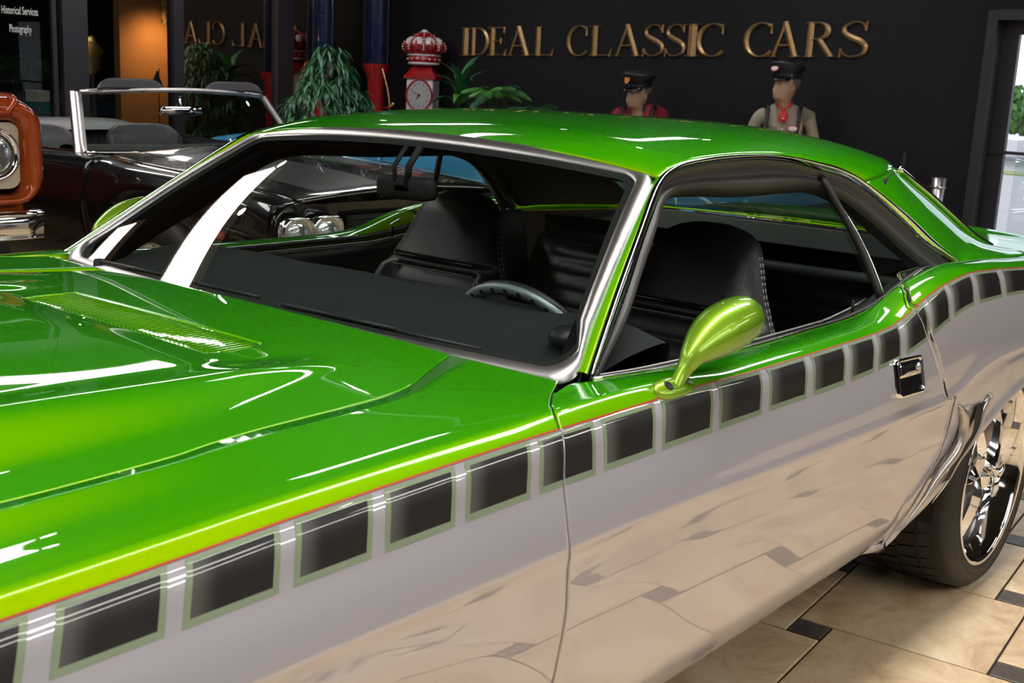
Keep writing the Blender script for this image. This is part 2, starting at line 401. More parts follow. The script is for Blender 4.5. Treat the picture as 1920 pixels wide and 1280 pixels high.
def sideN(x, v, sg, part, off):
    a = side(x, v, sg, part); e = .02
    dx = side(x+e, v, sg, part)-side(x-e, v, sg, part); dv = side(x, v+.05, sg, part)-side(x, v-.05, sg, part)
    n = dx.cross(dv).normalized()
    if n.y*sg < 0: n = -n
    return a+n*off
xf = tab([(0, .665), (5, .662), (7, .652), (9, .655), (10, .664), (11, .684), (12, .688), (13, .696), (14, .714), (15, .762), (16, .842), (17, .842)], False)
xb = tab([(0, 2.03), (2, 2.05), (3.2, 2.14), (4.2, 2.20), (5.5, 2.205), (7, 2.178), (9, 2.10), (10, 2.05), (11, 2.004), (12, 1.996), (13, 2.01), (14, 2.05), (15, 2.105), (16, 2.14), (17, 2.14)])
G = .0022
def vrange(a, b):
    out = []; v = a
    for k in range(int(math.ceil(a)), int(b)+1):
        pass
    for k in range(int(a), int(b)):
        n = 2 if k in (6, 7, 11) else 4
        for q in range(n):
            vv = k+q/n
            if a <= vv <= b: out.append(vv)
    if out[0] > a: out.insert(0, a)
    if out[-1] < b: out.append(b)
    return out
def panel(name, sg, part, v0, v1, xa, xz, nx, parent, lowmat=None):
    vv = vrange(v0, v1); rows = []; us = [0, .003, .01]+[i/nx for i in range(1, nx)]+[.99, .997, 1]
    for u in us:
        row = []
        for v in vv:
            a, b = xa(v), xz(v); x = a+(b-a)*u; row.append(side(x, v, sg, part))
        rows.append(row)
    # turn the panel edges inward so that shut lines read as real gaps
    fm = []
    for i in range(len(rows)-1):
        for j in range(len(vv)-1): fm.append(0 if vv[j] < 11-1e-6 else 1)
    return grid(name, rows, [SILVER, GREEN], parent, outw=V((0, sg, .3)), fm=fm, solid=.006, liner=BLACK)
for sg in (-1, 1):
    sd = "driver's side" if sg < 0 else "passenger side"
    panel('front_fender', sg, 'fender', 0, 17, lambda v: -.93, lambda v: xf(v)-G, 90, car)
    panel('door', sg, 'door', 2.0, 17, lambda v: xf(v)+G, lambda v: xb(v)-G, 80, car) if False else None
    rk = panel('rocker_panel', sg, 'door', 0, 2.0, lambda v: .50, lambda v: 2.10, 40, car)
    dr = panel('door', sg, 'door', 2.03, 17, lambda v: xf(v)+G, lambda v: xb(v)-G, 80, car)
    panel('quarter_panel', sg, 'quarter', 0, 17, lambda v: xb(v)+G, lambda v: 3.80, 110, car)
    if sg < 0: door = dr
    # red pinstripe, follows the colour break
    for part, xa, xz in (('fender', -.9, .680), ('door', .688, 1.999), ('quarter', 2.008, 3.7)):
        rows = []
        for i in range(90):
            x = xa+(xz-xa)*i/89
            rows.append([sideN(x, 11-.02, sg, part, .0006), sideN(x, 11.10, sg, part, .0006)])
        grid('pinstripe', rows, ORANGE_LINE, car, outw=V((0, sg, .3)))
    # stripe blocks
    BL = [(-.184, -.127, -.151, -.209), (-.099, .022, -.0, -.124), (.044, .167, .146, .021), (.189, .308, .286, .167), (.329, .455, .433, .308), (.475, .61, .587, .453), (.629, .761, .742, .607), (.782, .927, .902, .763), (.948, 1.102, 1.079, .922), (1.123, 1.278, 1.254, 1.102), (1.304, 1.456, 1.434, 1.283), (1.481, 1.63, 1.607, 1.464), (1.655, 1.777, 1.753, 1.636), (1.799, 1.912, 1.899, 1.773), (1.941, 2.052, 2.056, 1.929), (2.076, 2.178, 2.183, 2.08), (2.204, 2.348, 2.343, 2.209), (2.374, 2.551, 2.56, 2.383), (2.591, 2.829, 2.82, 2.592), (2.86, 3.10, 3.09, 2.86)]
    BL[0] = (-.248, -.127, -.151, -.275)
    for bl in BL:
        tlx, trx, brx, blx = bl
        bw = .0085
        def xe(uu, v, side_=None):
            f = (11-v)  # 0 top ..1 bottom
            a = tlx+(blx-tlx)*f; b = trx+(brx-trx)*f
            return a+(b-a)*uu
        wd = trx-tlx; e = bw/wd; eh = .11
        us = [0, e]+[e+(1-2*e)*k/8 for k in range(1, 8)]+[1-e, 1]
        vs_ = [10, 10+eh]+[10+eh+(.87-eh)*k/5 for k in range(1, 5)]+[10.87, 10.955]
        mid = (tlx+trx)/2
        pieces = []
        if tlx < .665 < trx: pieces = [('fender', lambda v: -9, lambda v: xf(v)-G), ('door', lambda v: xf(v)+G, lambda v: 9)]
        elif tlx < 2.02 < trx: pieces = [('door', lambda v: -9, lambda v: xb(v)-G), ('quarter', lambda v: xb(v)+G, lambda v: 9)]
        else: pieces = [('fender' if mid < .66 else 'door' if mid < 2.0 else 'quarter', lambda v: -9, lambda v: 9)]
        for part, lo_, hi_ in pieces:
            rows = []; uv = []
            for u in us:
                row = []
                for v in vs_:
                    x = min(max(xe(u, v), lo_(v)), hi_(v)); row.append(sideN(x, v, sg, part, .0004))
                    uv.append(((u-e)/(1-2*e), v-10))
                rows.append(row)
            fm = []
            for i in range(len(us)-1):
                for j in range(len(vs_)-1): fm.append(0 if (i in (0, len(us)-2) or j in (0, len(vs_)-2)) else 1)
            # drop collapsed columns
            vs, fs = gridmesh(rows)
            keep = [k for k, f in enumerate(fs) if (V(vs[f[0]])-V(vs[f[1]])).length > 1e-5 or (V(vs[f[3]])-V(vs[f[2]])).length > 1e-5]
            fs2 = [fs[k] for k in keep]
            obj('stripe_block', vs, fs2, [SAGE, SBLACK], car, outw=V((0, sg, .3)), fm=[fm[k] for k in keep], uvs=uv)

# dark inner body behind the shut lines
for sg in (-1, 1):
    box('hinge_pillar', (.675, sg*.85, .60), (.05, .10, .50), BLACK, car); box('latch_pillar', (2.12, sg*.82, .66), (.05, .09, .40), BLACK, car); box('cowl_shelf', (.76, sg*.70, .872), (.16, .22, .02), BLACK, car)

# ---- hood: crown + twin tapering ridges
def hoodz(x, y):
    ay = abs(y)
    z = .9110-.0100*(ay/.75)**2
    # twin ridges bound a raised centre; they taper to a point at x = .645
    if x < .655:
        ss_ = lambda q: (lambda w: w*w*(3-2*w))(max(0, min(1, q)))
        k = ss_((.655-x)/.22)**.75; h = .011*k+.022*ss_((.62-x)/.7)
        ycr = .455+.03*max(0, .64-x); wo = .05+.10*ss_((.655-x)/.45); d = ay-ycr
        if d >= 0: f = 1-ss_(d/wo)
        else:
            cen = .80*ss_((.56-x)/.16); f = cen+(1-cen)*(1-ss_(-d/(.085)))
        z += h*f
    return z
HX = [-.9+i*(.842+.9)/174 for i in range(175)]
rows = []
for x in HX:
    Y = ys(x)-G; r = []
    for s in [-1, -.9985, -.994]+lin(-.985, .985, 155)+[.994, .9985, 1]:
        y = Y*s
        r.append(V((x, y, hoodz(x, y)-(.003 if abs(s) > .9999 else 0)+(.9025-hoodz(x, Y))*abs(s)**6)))
    rows.append(r)
# opening for the louver field is left in the panel; slats fill it
LX0, LX1, LY = .515, .622, .300
vs, fs = gridmesh(rows)
def lf(x): return .02*0
fs2 = []
for f in fs:
    c = sum((V(vs[i]) for i in f), V())/4
    if LX0 < c.x < LX1 and abs(c.y) < LY: continue
    fs2.append(f)
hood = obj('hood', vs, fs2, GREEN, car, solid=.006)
GAPSHADE = pbr('green_gap_shade', (.012, .10, 0), .45)  # darkened body green: the shade between the slats is put into the colour
box('louver_tray', ((LX0+LX1)/2, 0, .882), (LX1-LX0+.04, 2*LY+.04, .004), GAPSHADE, car)
sl = None; NS = 46
for k in range(NS):
    y = -LY+.0065+(2*LY-.013)*k/(NS-1)
    if sl is None:
        n = 12; prof = []
        path = [(LX0-.004+(LX1-LX0+.008)*i/n) for i in range(n+1)]
        rows = []
        for i, x in enumerate(path):
            e = math.sin(pi*min(1, max(0, i/n)))**.35
            rows.append([V((x, dy, dz*e+.0)) for dy, dz in ((-.0044, -.008), (-.0042, .0006), (-.0036, .0012), (.0036, .0012), (.0042, .0006), (.0044, -.008))])
        vs, fs = gridmesh(rows); me = bpy.data.meshes.new('louver_slat'); me.from_pydata([tuple(v) for v in vs], [], fs); me.materials.append(GREEN); me.materials.append(GAPSHADE)
        me.polygons.foreach_set('material_index', [1 if k_ % 5 in (0, 4) else 0 for k_ in range(len(fs))]); me.polygons.foreach_set('use_smooth', [False]*len(me.polygons)); sl = me  # slat sides get the darkened green as painted gap shade
    o = bpy.data.objects.new('louver_slat', sl); COL.objects.link(o); o.parent = car; o.location = V((0, y, hoodz(.57, y)-.001))-OFF[car]

# ---- windshield
def WT(y): return V((1.300+.106*y*y, y, 1.2445-.10*y*y))
def WB(y): return V((.812+.10*y*y, y, .893))
def WS(s, t, off=0):
    yb, ytp = .768*s, .607*s
    a, b = WB(yb), WT(ytp); p = a*(1-t)+b*t
    n = V((-.53, .17*s, .83)).normalized()
    return p+n*(off+.012*math.sin(pi*max(0, min(1, t))))
rows = [[WS(-1+2*i/48, -.02+1.02*j/24) for j in range(25)] for i in range(49)]
grid('windshield', rows, WSGLASS, car)
def rr(inset, rt, rb):
    """rounded window outline in metres -> (s,t)"""
    H = .60; pts = []
    def hw(t): return .768+(.607-.768)*t
    def corner(cx, cy, r, a0, a1, n=10):
        return [(cx+r*math.cos(math.radians(a0+(a1-a0)*k/n)), cy+r*math.sin(math.radians(a0+(a1-a0)*k/n))) for k in range(n+1)]
    wt, wb = .607-inset, .768-inset; top = H-inset*1.0; bot = 0+inset
    c = []
    c += [(wb*(1-k/10.)*1.0-(wb-.0)*0, bot) for k in range(0, 0)]
    c += corner(wb-rb-.0, bot+rb, rb, -90, 10, 8)
    c += [(wb+(wt-wb)*q-.012*math.sin(pi*q)*0, bot+(top-bot)*q) for q in (.22, .35, .5, .65, .78)]
    c += corner(wt-rt+.012, top-rt, rt, 15, 90, 10)
    c += [((wt-rt)*(1-k/12), top) for k in range(1, 25)]
    c += [(-x, y) for x, y in corner(wt-rt+.012, top-rt, rt, 15, 90, 10)[::-1]]
    c += [(-(wb+(wt-wb)*q), bot+(top-bot)*q) for q in (.78, .65, .5, .35, .22)]
    c += [(-x, y) for x, y in corner(wb-rb, bot+rb, rb, -90, 10, 8)[::-1]]
    c += [(-(wb-rb)+2*(wb-rb)*k/24, bot) for k in range(1, 24)]
    return [(x/hw(y/H), y/H) for x, y in c]
r0 = rr(-.004, .060, .03); r1 = rr(.003, .056, .035); r2 = rr(.022, .045, .045); r3 = rr(.027, .042, .048)
rows = []
for a, b, c, d in zip(r0, r1, r2, r3): rows.append([WS(*a, -.004), WS(*b, .007), WS(*c, .004), WS(*d, -.003)])
grid('windshield_trim', rows, TRIMM, car, cu=True)
r4 = rr(.040, .038, .05)
grid('windshield_seal', [[WS(*a, -.002), WS(*b, -.008)] for a, b in zip(r3, r4)], BLACK, car, cu=True)
# cowl and wipers under the hood's rear edge
grid('cowl_panel', [[V((.80, y, .872)), V((.84, y, .876)), V((.875, y, .880)), V((.90, y, .872))] for y in lin(-.75, .75, 30)], pbr('black_cowl', (.01, .01, .01), .5), car)
for y0, y1, px in ((-.05, -.36, 0), (.60, .25, 0)):
    wp = tube('wiper', [V((.862, y0, .912)), V((.868, (y0+y1)/2, .914)), V((.880, y1, .912))], [.006, .005, .004], RUBBER, car, seg=8)
    wp2 = tube('wiper_blade', [V((.878, y1+.20, .908)), V((.892, y1-.2, .908))], .0045, RUBBER, wp, seg=6)
    lathe('wiper_pivot', [(.0, .02), (.012, .018), (.014, 0)], (.862, y0, .90), BLACK, wp, seg=14)

# ---- side rail (drip rail) curve, |y| magnitudes
RAIL = [(.892, .795, .908), (1.039, .737, 1.014), (1.185, .681, 1.116), (1.257, .653, 1.165), (1.305, .638, 1.194), (1.355, .628, 1.212), (1.44, .620, 1.226), (1.622, .616, 1.234), (1.82, .618, 1.230), (2.013, .631, 1.209), (2.128, .641, 1.189), (2.229, .660, 1.154), (2.396, .707, 1.069), (2.504, .746, .999), (2.615, .781, .940)]
GLOP = [(.965, .768, .886), (1.09, .735, .965), (1.201, .690, 1.036), (1.29, .655, 1.10), (1.345, .630, 1.140), (1.41, .617, 1.163), (1.511, .612, 1.167), (1.729, .618, 1.158), (1.95, .622, 1.158), (2.06, .628, 1.152), (2.182, .650, 1.118), (2.288, .681, 1.062), (2.391, .718, .994), (2.44, .738, .962), (2.48, .753, .936)]
NR = 84
def resample(pts, n):
    c = cr(pts, 12); L = [0]
    for a, b in zip(c, c[1:]): L.append(L[-1]+(b-a).length)
    out = []; j = 0
    for i in range(n):
        d = L[-1]*i/(n-1)
        while j < len(L)-2 and L[j+1] < d: j += 1
        t = (d-L[j])/max(1e-9, L[j+1]-L[j]); out.append(c[j].lerp(c[j+1], min(1, t)))
    return out
def curvef(pts):
    c = cr(pts, 12); 
    def at_i(i): # param = control index
        k = i*12; a = min(int(k), len(c)-1); b = min(a+1, len(c)-1); return c[a].lerp(c[b], k-a)
    return at_i
rf, gf = curvef(RAIL), curvef(GLOP)
def S(p, sg): return V((p.x, p.y*sg, p.z))
def lerpv(a, b, t): return a+(b-a)*t
for sg in (-1, 1):
    ii = lin(0, 14, 140)
    rows = []; rows2 = []
    for i in ii:
        o_, g_ = rf(i), gf(i); d = (g_-o_); L = d.length
        wch = tab([(0, .026), (3, .024), (5, .013), (9, .010), (14, .013)])(i)
        dn = d.normalized(); out = V((0, 1, .0)) if True else None
        out = V((0, .85, .5)).normalized()
        p0 = o_+out*-.002-dn*.004; p1 = o_+out*.009; p2 = o_+dn*wch+out*.006; p3 = o_+dn*(wch+.003)-out*.004
        rows.append([S(q, sg) for q in (p0, o_-dn*.002+out*.006, p1+dn*.004, p2, p3)])
        q0 = o_+dn*(wch+.002)-out*.008; q1 = lerpv(q0, g_, .35)-out*.014; q2 = lerpv(q0, g_, .6)-out*.004; q3 = lerpv(q0, g_, .9)-out*.004; q4 = g_-out*.02; q5 = g_-out*.05-dn*.01
        rows2.append([S(q, sg) for q in (q0, q1, lerpv(q1, q2, .5), q2, lerpv(q2, q3, .5)+out*.004, q3, q4, q5)])
    grid('drip_rail', rows, CHROME, car, outw=V((0, sg, .3)))
    grid('window_weatherstrip', rows2, SEALM, car, outw=V((0, sg, .3)))
    # windshield pillar in green
    rows = []
    for i in lin(0, 4.3, 40):
        o_ = rf(i); t = (o_.z-.893)/(1.2445-.037-.893)
        a = WS(1.0, min(1, max(0, t+.0)), -.004); a = V((a.x, a.y, a.z))
        b = V((o_.x, o_.y, o_.z)); md = lerpv(a, b, .5)+V((-.35, .75, .55)).normalized()*.008
        m1 = lerpv(a, b, .18)+V((-.35, .75, .55)).normalized()*.005; m3 = lerpv(a, b, .82)+V((-.35, .75, .55)).normalized()*.005
        rows.append([S(p, sg) for p in (a-V((-.35, .75, .55))*.004, m1, md, m3, b-V((-.35, .75, .55))*.004)])
    grid('windshield_pillar', rows, GREEN, car, outw=V((-.4, sg, .4)), sub=1)
    # inner pillar
    rows = [[S(rf(i)+V((.0, -.02, -.02)), sg), S(gf(i)+V((0, -.05, -.01)), sg), S(WS(.94, max(0, (rf(i).z-.90)/.32), -.03), sg)] for i in lin(0, 4.3, 20)]
    grid('inner_pillar', rows, DARKP, car)

# ---- roof
zcr = tab([(1.29, 1.2445), (1.38, 1.262), (1.5, 1.277), (1.7, 1.291), (1.9, 1.295), (2.15, 1.290), (2.4, 1.270), (2.62, 1.236)])
def roofpt(t, s):
    """t 0..1 front to rear, s -1..1 across"""
    e = rf(4.3+(10.9-4.3)*t); xc = 1.298+(2.62-1.298)*t
    a = abs(s)
    fr = WT(.607*min(1, a*1.0)) if t == 0 else None
    x = xc+(e.x-xc)*a**(2.2+14*t)
    zc_ = zcr(xc)
    z = zc_-(zc_-e.z)*(.22*a**2+.78*a**5.5) if t > 0 else zc_-(zc_-e.z)*(.75*a**2+.25*a**5)
    if t > 0:
        k = min(1, t/.12); z0 = zc_-(zc_-e.z)*(.75*a**2+.25*a**5); z = z*k+z0*(1-k)
    return V((x, e.y*s, z))
ts = [0, .004, .012, .025]+[k/44 for k in range(2, 45)]
ss = lin(-1, 1, 81)
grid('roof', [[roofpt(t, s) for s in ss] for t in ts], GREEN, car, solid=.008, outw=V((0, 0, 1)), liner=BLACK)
grid('headliner', [[roofpt(t, s*.96)+V((0, 0, -.035)) for s in lin(-1, 1, 21)] for t in lin(0.01, 1, 20)], DARKP, car)
# ---- rear pillar sails, rear window, deck
BLC = [(2.60, .560, 1.197), (2.70, .580, 1.146), (2.84, .600, 1.088), (2.99, .624, 1.018), (3.12, .644, .960), (3.23, .664, .922)]
_b0 = roofpt(1, .90); BLC[0] = (_b0.x, _b0.y, _b0.z)
bf = curvef(BLC)
OUT = [tuple(rf(i)) for i in lin(10.9, 14, 7)]
OUT += [(2.75, .788, .936), (2.95, .790, .928), (3.23, .782, .914)]
of = curvef(OUT)
for sg in (-1, 1):
    rows = []
    for k in range(61):
        t = k/60
        a = bf(5*t); b = of(9*t)
        a0, b0 = bf(0), of(0); kk = max(0, 1-t/.35)**2
        n = V((.35, .8, .5)).normalized(); row = []
        for q in lin(0, 1, 13):
            p = lerpv(a, b, q)+n*(.013*math.sin(pi*q)*(1-kk))+(roofpt(1, .90+.10*q)-lerpv(a0, b0, q))*kk
            row.append(S(p, sg))
        rows.append(row)
    grid('sail_panel', rows, GREEN, car, outw=V((.3, sg, .5)), solid=.006, liner=BLACK)
    tube('rear_window_trim', [S(bf(i)+V((0, .003, .004)), sg) for i in lin(.35, 5, 30)], .010, CHROME, car, seg=8)
    # quarter glass with its front frame
    A = [V((2.052, .622, 1.168)), V((2.128, .776, .884))]
    rows = []
    for i in lin(9.3, 14, 24):
        g_ = gf(i); q = (g_.z-.90)/(1.16-.90); f_ = lerpv(A[1], A[0], max(0, min(1, (g_.z-.884)/(1.168-.884))))
        rows.append([S(lerpv(f_, g_, r), sg)+V((0, -sg*.012, 0)) for r in lin(0, 1, 8)])
    ql = [S(V((x, .782, belt(x)-.008)), sg) for x in lin(2.13, 2.47, 8)]
    rows.append([ql[k]+V((0, -sg*.012, 0)) for k in range(8)])
    qg = grid('quarter_window', rows, CARGLASS, car)
    tube('window_divider', cr([S(A[0]+V((-.006, 0, .01)), sg), S(lerpv(A[0], A[1], .5)+V((.012, .008, 0)), sg), S(A[1], sg)], 6), .0095, RUBBER, qg, seg=8)
    tube('divider_chrome', cr([S(A[0]+V((.006, .006, 0)), sg), S(lerpv(A[0], A[1], .5)+V((.024, .014, 0)), sg), S(A[1]+V((.012, .006, 0)), sg)], 6), .0035, CHROME, qg, seg=6)
    # belt moulding
    tube('belt_molding', [V((x, sg*.797, belt(x)+.002)) for x in lin(.90, 2.14, 50)], .0035, CHROME, car, seg=6)
    tube('belt_molding', [V((x, sg*.797, belt(x)+.002)) for x in lin(2.15, 2.60, 24)], .0035, CHROME, car, seg=6)
    tube('belt_seal', [V((x, sg*.786, belt(x)-.002)) for x in lin(.93, 2.50, 60)], .006, RUBBER, car, seg=6)
    # door card: sill top, then down
    rows = [[V((x, sg*.780, belt(x)-.010)), V((x, sg*.745, belt(x)-.014)), V((x, sg*.725, belt(x)-.035)), V((x, sg*.72, belt(x)-.12)), V((x, sg*.69, .62)), V((x, sg*.69, .58)), V((x, sg*.72, .52)), V((x, sg*.73, .28))] for x in lin(.90, 2.6, 40)]
    dc = grid('door_card', rows, DARKP, car)
    tube('card_molding', [V((x, sg*.744, belt(x)-.010)) for x in lin(.95, 2.1, 30)], .003, TRIMM, dc, seg=6)
    tube('sill_knob', [V((1.98, sg*.765, .87)), V((1.98, sg*.765, .905))], .004, BLACK, dc, seg=8)
# backlight and deck
tube('rear_header', [roofpt(1, s)+V((-.012, 0, -.022)) for s in lin(-.97, .97, 40)], .017, BLACK, car, seg=8)
grid('rear_window', [[V((lerpv(bf(5*t), bf(5*t), 0).x+.06*(1-s*s)*(1-t)*.4, bf(5*t).y*s, bf(5*t).z+(zcr(2.62)-1.197)*(1-s*s)*(1-.6*t))) for s in lin(-1, 1, 15)] for t in lin(0, 1, 14)], RGLASS, car)
rows = []
for x in lin(3.24, 3.80, 20):
    e = .79*ty(x)-.002; row = []
    ze = belt(x)
    for s in lin(-1, 1, 31):
        zz = ze+(.016+.025*max(0, (x-3.5)/.3)**2)*(1-abs(s)**4)
        row.append(V((x, e*s, zz)))
    rows.append(row)
grid('deck_lid', rows, GREEN, car, solid=.006)
vs, fs = join(boxm((3.85, 0, .74), (.03, 1.60, .22)), ); obj('tail_panel', vs, fs, BLACKG, car, smooth=False, bevel=.008)
grid('rear_bumper', [[V((3.88+.04*math.cos(a)-.10*abs(s)**4, .88*s, .60+.06*math.sin(a))) for a in lin(0, 2*pi, 13)] for s in lin(-1, 1, 25)], CHROME, car)
# nose
grid('front_bumper', [[V((-.98-.04*math.cos(a)+.10*abs(s)**4, .86*s, .55+.07*math.sin(a))) for a in lin(0, 2*pi, 13)] for s in lin(-1, 1, 25)], CHROME, car)
gr = box('grille', (-.93, 0, .72), (.03, 1.5, .17), BLACK, car)
for k in range(7): box('grille_bar', (-.95, 0, .655+.022*k), (.012, 1.0, .006), TRIMM, gr)
for sg in (-1, 1):
    vs, fs = lathem([(.0, -.03), (.05, -.026), (.085, -.012), (.09, 0), (.098, .01)], (-.95, sg*.62, .72), 'X', 24)
    obj('headlight', vs, fs, pbr('clear_lamp_glass', (.6, .62, .65), .1, .6), car)
box('floor_pan', (1.35, 0, .24), (3.9, 1.45, .05), BLACK, car)
box('firewall', (.80, 0, .56), (.03, 1.5, .60), BLACK, car)
box('rear_bulkhead', (2.72, 0, .58), (.03, 1.45, .66), BLACK, car)
box('parcel_shelf', (2.98, 0, .905), (.55, 1.26, .02), DARKP, car, bevel=.004)

# ---- gills ahead of the rear wheel
GILLM = candy('gill_silver', [(.1, (.52, .50, .48)), (.9, (.36, .34, .32))], rough=.3, metal=.8)
gill = [[(1800, 764), (1806, 790), (1795, 840), (1768, 892), (1732, 938), (1690, 983)], [(1856, 741), (1842, 764), (1832, 805), (1806, 862), (1778, 902), (1743, 942)]]
for sg in (-1, 1):
    for n_, g in enumerate(gill):
        pts = []
        for k, (u, v) in enumerate(g):
            p = at(u, v, y=-.945 if k < 4 else (-.925 if k == 4 else -.905)); p.y = -(.947-(.0 if k < 3 else .012*(k-2))); pts.append(p)
        pa = [S(V((p.x, -p.y, p.z)), sg) for p in pts]
        pa = cr(pa, 6); n = len(pa)
        gl = tube('gill', pa, [(.016 if n_ == 0 else .010)*(min(1, .45+4*k/(n-1)))*(1-(k/(n-1))**2.2)+.0012 for k in range(n)], GILLM, car, seg=12, up=(0, 1, 0), flat=.75)
        hook = cr([pa[1], pa[0]+V((-.006, 0, .004)), pa[0]+V((-.024, -sg*.004, .010))], 4)
        tube('gill_hook', hook, [.0085, .0085, .008, .007, .006, .005, .004, .003, .002], GILLM, gl, seg=8)
        if n_ == 0: g0 = pa
        else:
            rows = []
            for k in range(2, int(n*.80)):
                q = k/(n-1); A_, B_ = g0[k], pa[k]; rows.append([lerpv(A_, B_, f)+V((0, sg*h_, 0)) for f, h_ in ((.50, .004), (.62, .0005), (.78, .0005), (.92, .004))])
            grid('gill_slot_shade', rows, BLACK, gl)  # black sheet on the skin, painted shade for the recess between gills
# ---- door handle
hb = [V((x, -.9455+.03*0, z)) for x, z in ()]
hc = V((1.925, -.9365, .765))
hn = V((0, -.97, .24)).normalized(); hx = V((1, 0, -.06)).normalized(); hz = hx.cross(hn).normalized()
if hz.z < 0: hz = -hz
def plate(w_, h_, r, d, n=6):
    out = []
    for cx, cz, a0 in ((w_/2-r, h_/2-r, 0), (-w_/2+r, h_/2-r, 90), (-w_/2+r, -h_/2+r, 180), (w_/2-r, -h_/2+r, 270)):
        for k in range(n+1):
            a = math.radians(a0+90*k/n); out.append(hc+hx*(cx+r*math.cos(a))+hz*(cz+r*math.sin(a))+hn*d)
    return out
rows = [plate(.150, .086, .012, -.006), plate(.150, .086, .012, .007), plate(.138, .074, .010, .008), plate(.132, .068, .009, .0035), plate(.10, .05, .008, .002), plate(.01, .006, .001, .002)]
hd = grid('door_handle', rows, [CHROME, BLACKG], door, cv=True, fm=[0 if i < 84 else 1 for i in range(5*28)])
rows = [plate(.124, .032, .006, -.012), plate(.124, .032, .006, .006), plate(.112, .022, .004, .0085), plate(.01, .002, .001, .009)]
rows = [[p+hz*.016 for p in r] for r in rows]
grid('handle_flap', rows, CHROME, hd, cv=True)
bt = hc+hx*.045+hz*.018
ax = Matrix((hx, hz, hn)).transposed()
vs, fs = lathem([(0, .012), (.007, .012), (.009, .009), (.009, .003)], (0, 0, 0), 'Z', 16); obj('push_button', [bt+ax@v for v in vs], fs, TRIMM, hd)

# ---- mirrors
for sg in (-1, 1):
    P = [at(1262, 733, y=-.893), at(1272, 712, y=-.89), at(1285, 690, y=-.892), at(1300, 665, y=-.895), at(1318, 645, y=-.895), at(1338, 628, y=-.895), at(1358, 615, y=-.895), at(1378, 604, y=-.895), at(1394, 596, y=-.895), at(1401, 593, y=-.895)]
    P = [S(V((p.x, -p.y, p.z)), sg) for p in P]
    R_ = [.010, .0115, .0145, .023, .034, .0425, .0455, .0450, .041, .034]
    path = cr(P, 4); rad = [r[0] for r in cr([(r, 0, 0) for r in R_], 4)]
    mr = tube('side_mirror', path, rad, MIRG, car, seg=28, up=(0, 0, 1))
    e = path[-1]; d = (path[-1]-path[-4]).normalized()
    b1 = d.orthogonal().normalized(); b2 = d.cross(b1)
    vs = [e+d*.004]+[e+d*.0005+b1*(.028*math.cos(2*pi*k/24))+b2*(.028*math.sin(2*pi*k/24)) for k in range(24)]
    obj('mirror_glass', vs, [(0, 1+k, 1+(k+1) % 24) for k in range(24)], CHROME, mr)
    # foot plate on the door skin
    c = S(V((.997, .889, .887)), sg); t1 = V((1, 0, -.03)).normalized(); nn = V((0, sg*.62, .78)).normalized(); t2 = t1.cross(nn).normalized()
    def ov(a, b, h, sh=1): return [c+t1*(a*math.copysign(abs(math.cos(q))**.75, math.cos(q)))+t2*(b*math.copysign(abs(math.sin(q))**.75, math.sin(q)))+nn*h for q in lin(0, 2*pi, 29)[:-1]]
    rows = [ov(.056, .020, -.004), ov(.056, .020, .006), ov(.052, .017, .010), ov(.02, .008, .012), ov(.002, .001, .012)]
    ft = grid('mirror_foot', rows, MIRG, mr, cv=True)
    h = c-t1*.022+nn*.011+t2*.0
    axm = Matrix((t1, t2, nn)).transposed()
    vs, fs = lathem([(0, .0012), (.0055, .0012), (.0060, .0022), (.0085, .0022), (.0095, 0)], (0, 0, 0), 'Z', 18)
    obj('screw_socket', [h+axm@v for v in vs], fs, BLACK, ft)

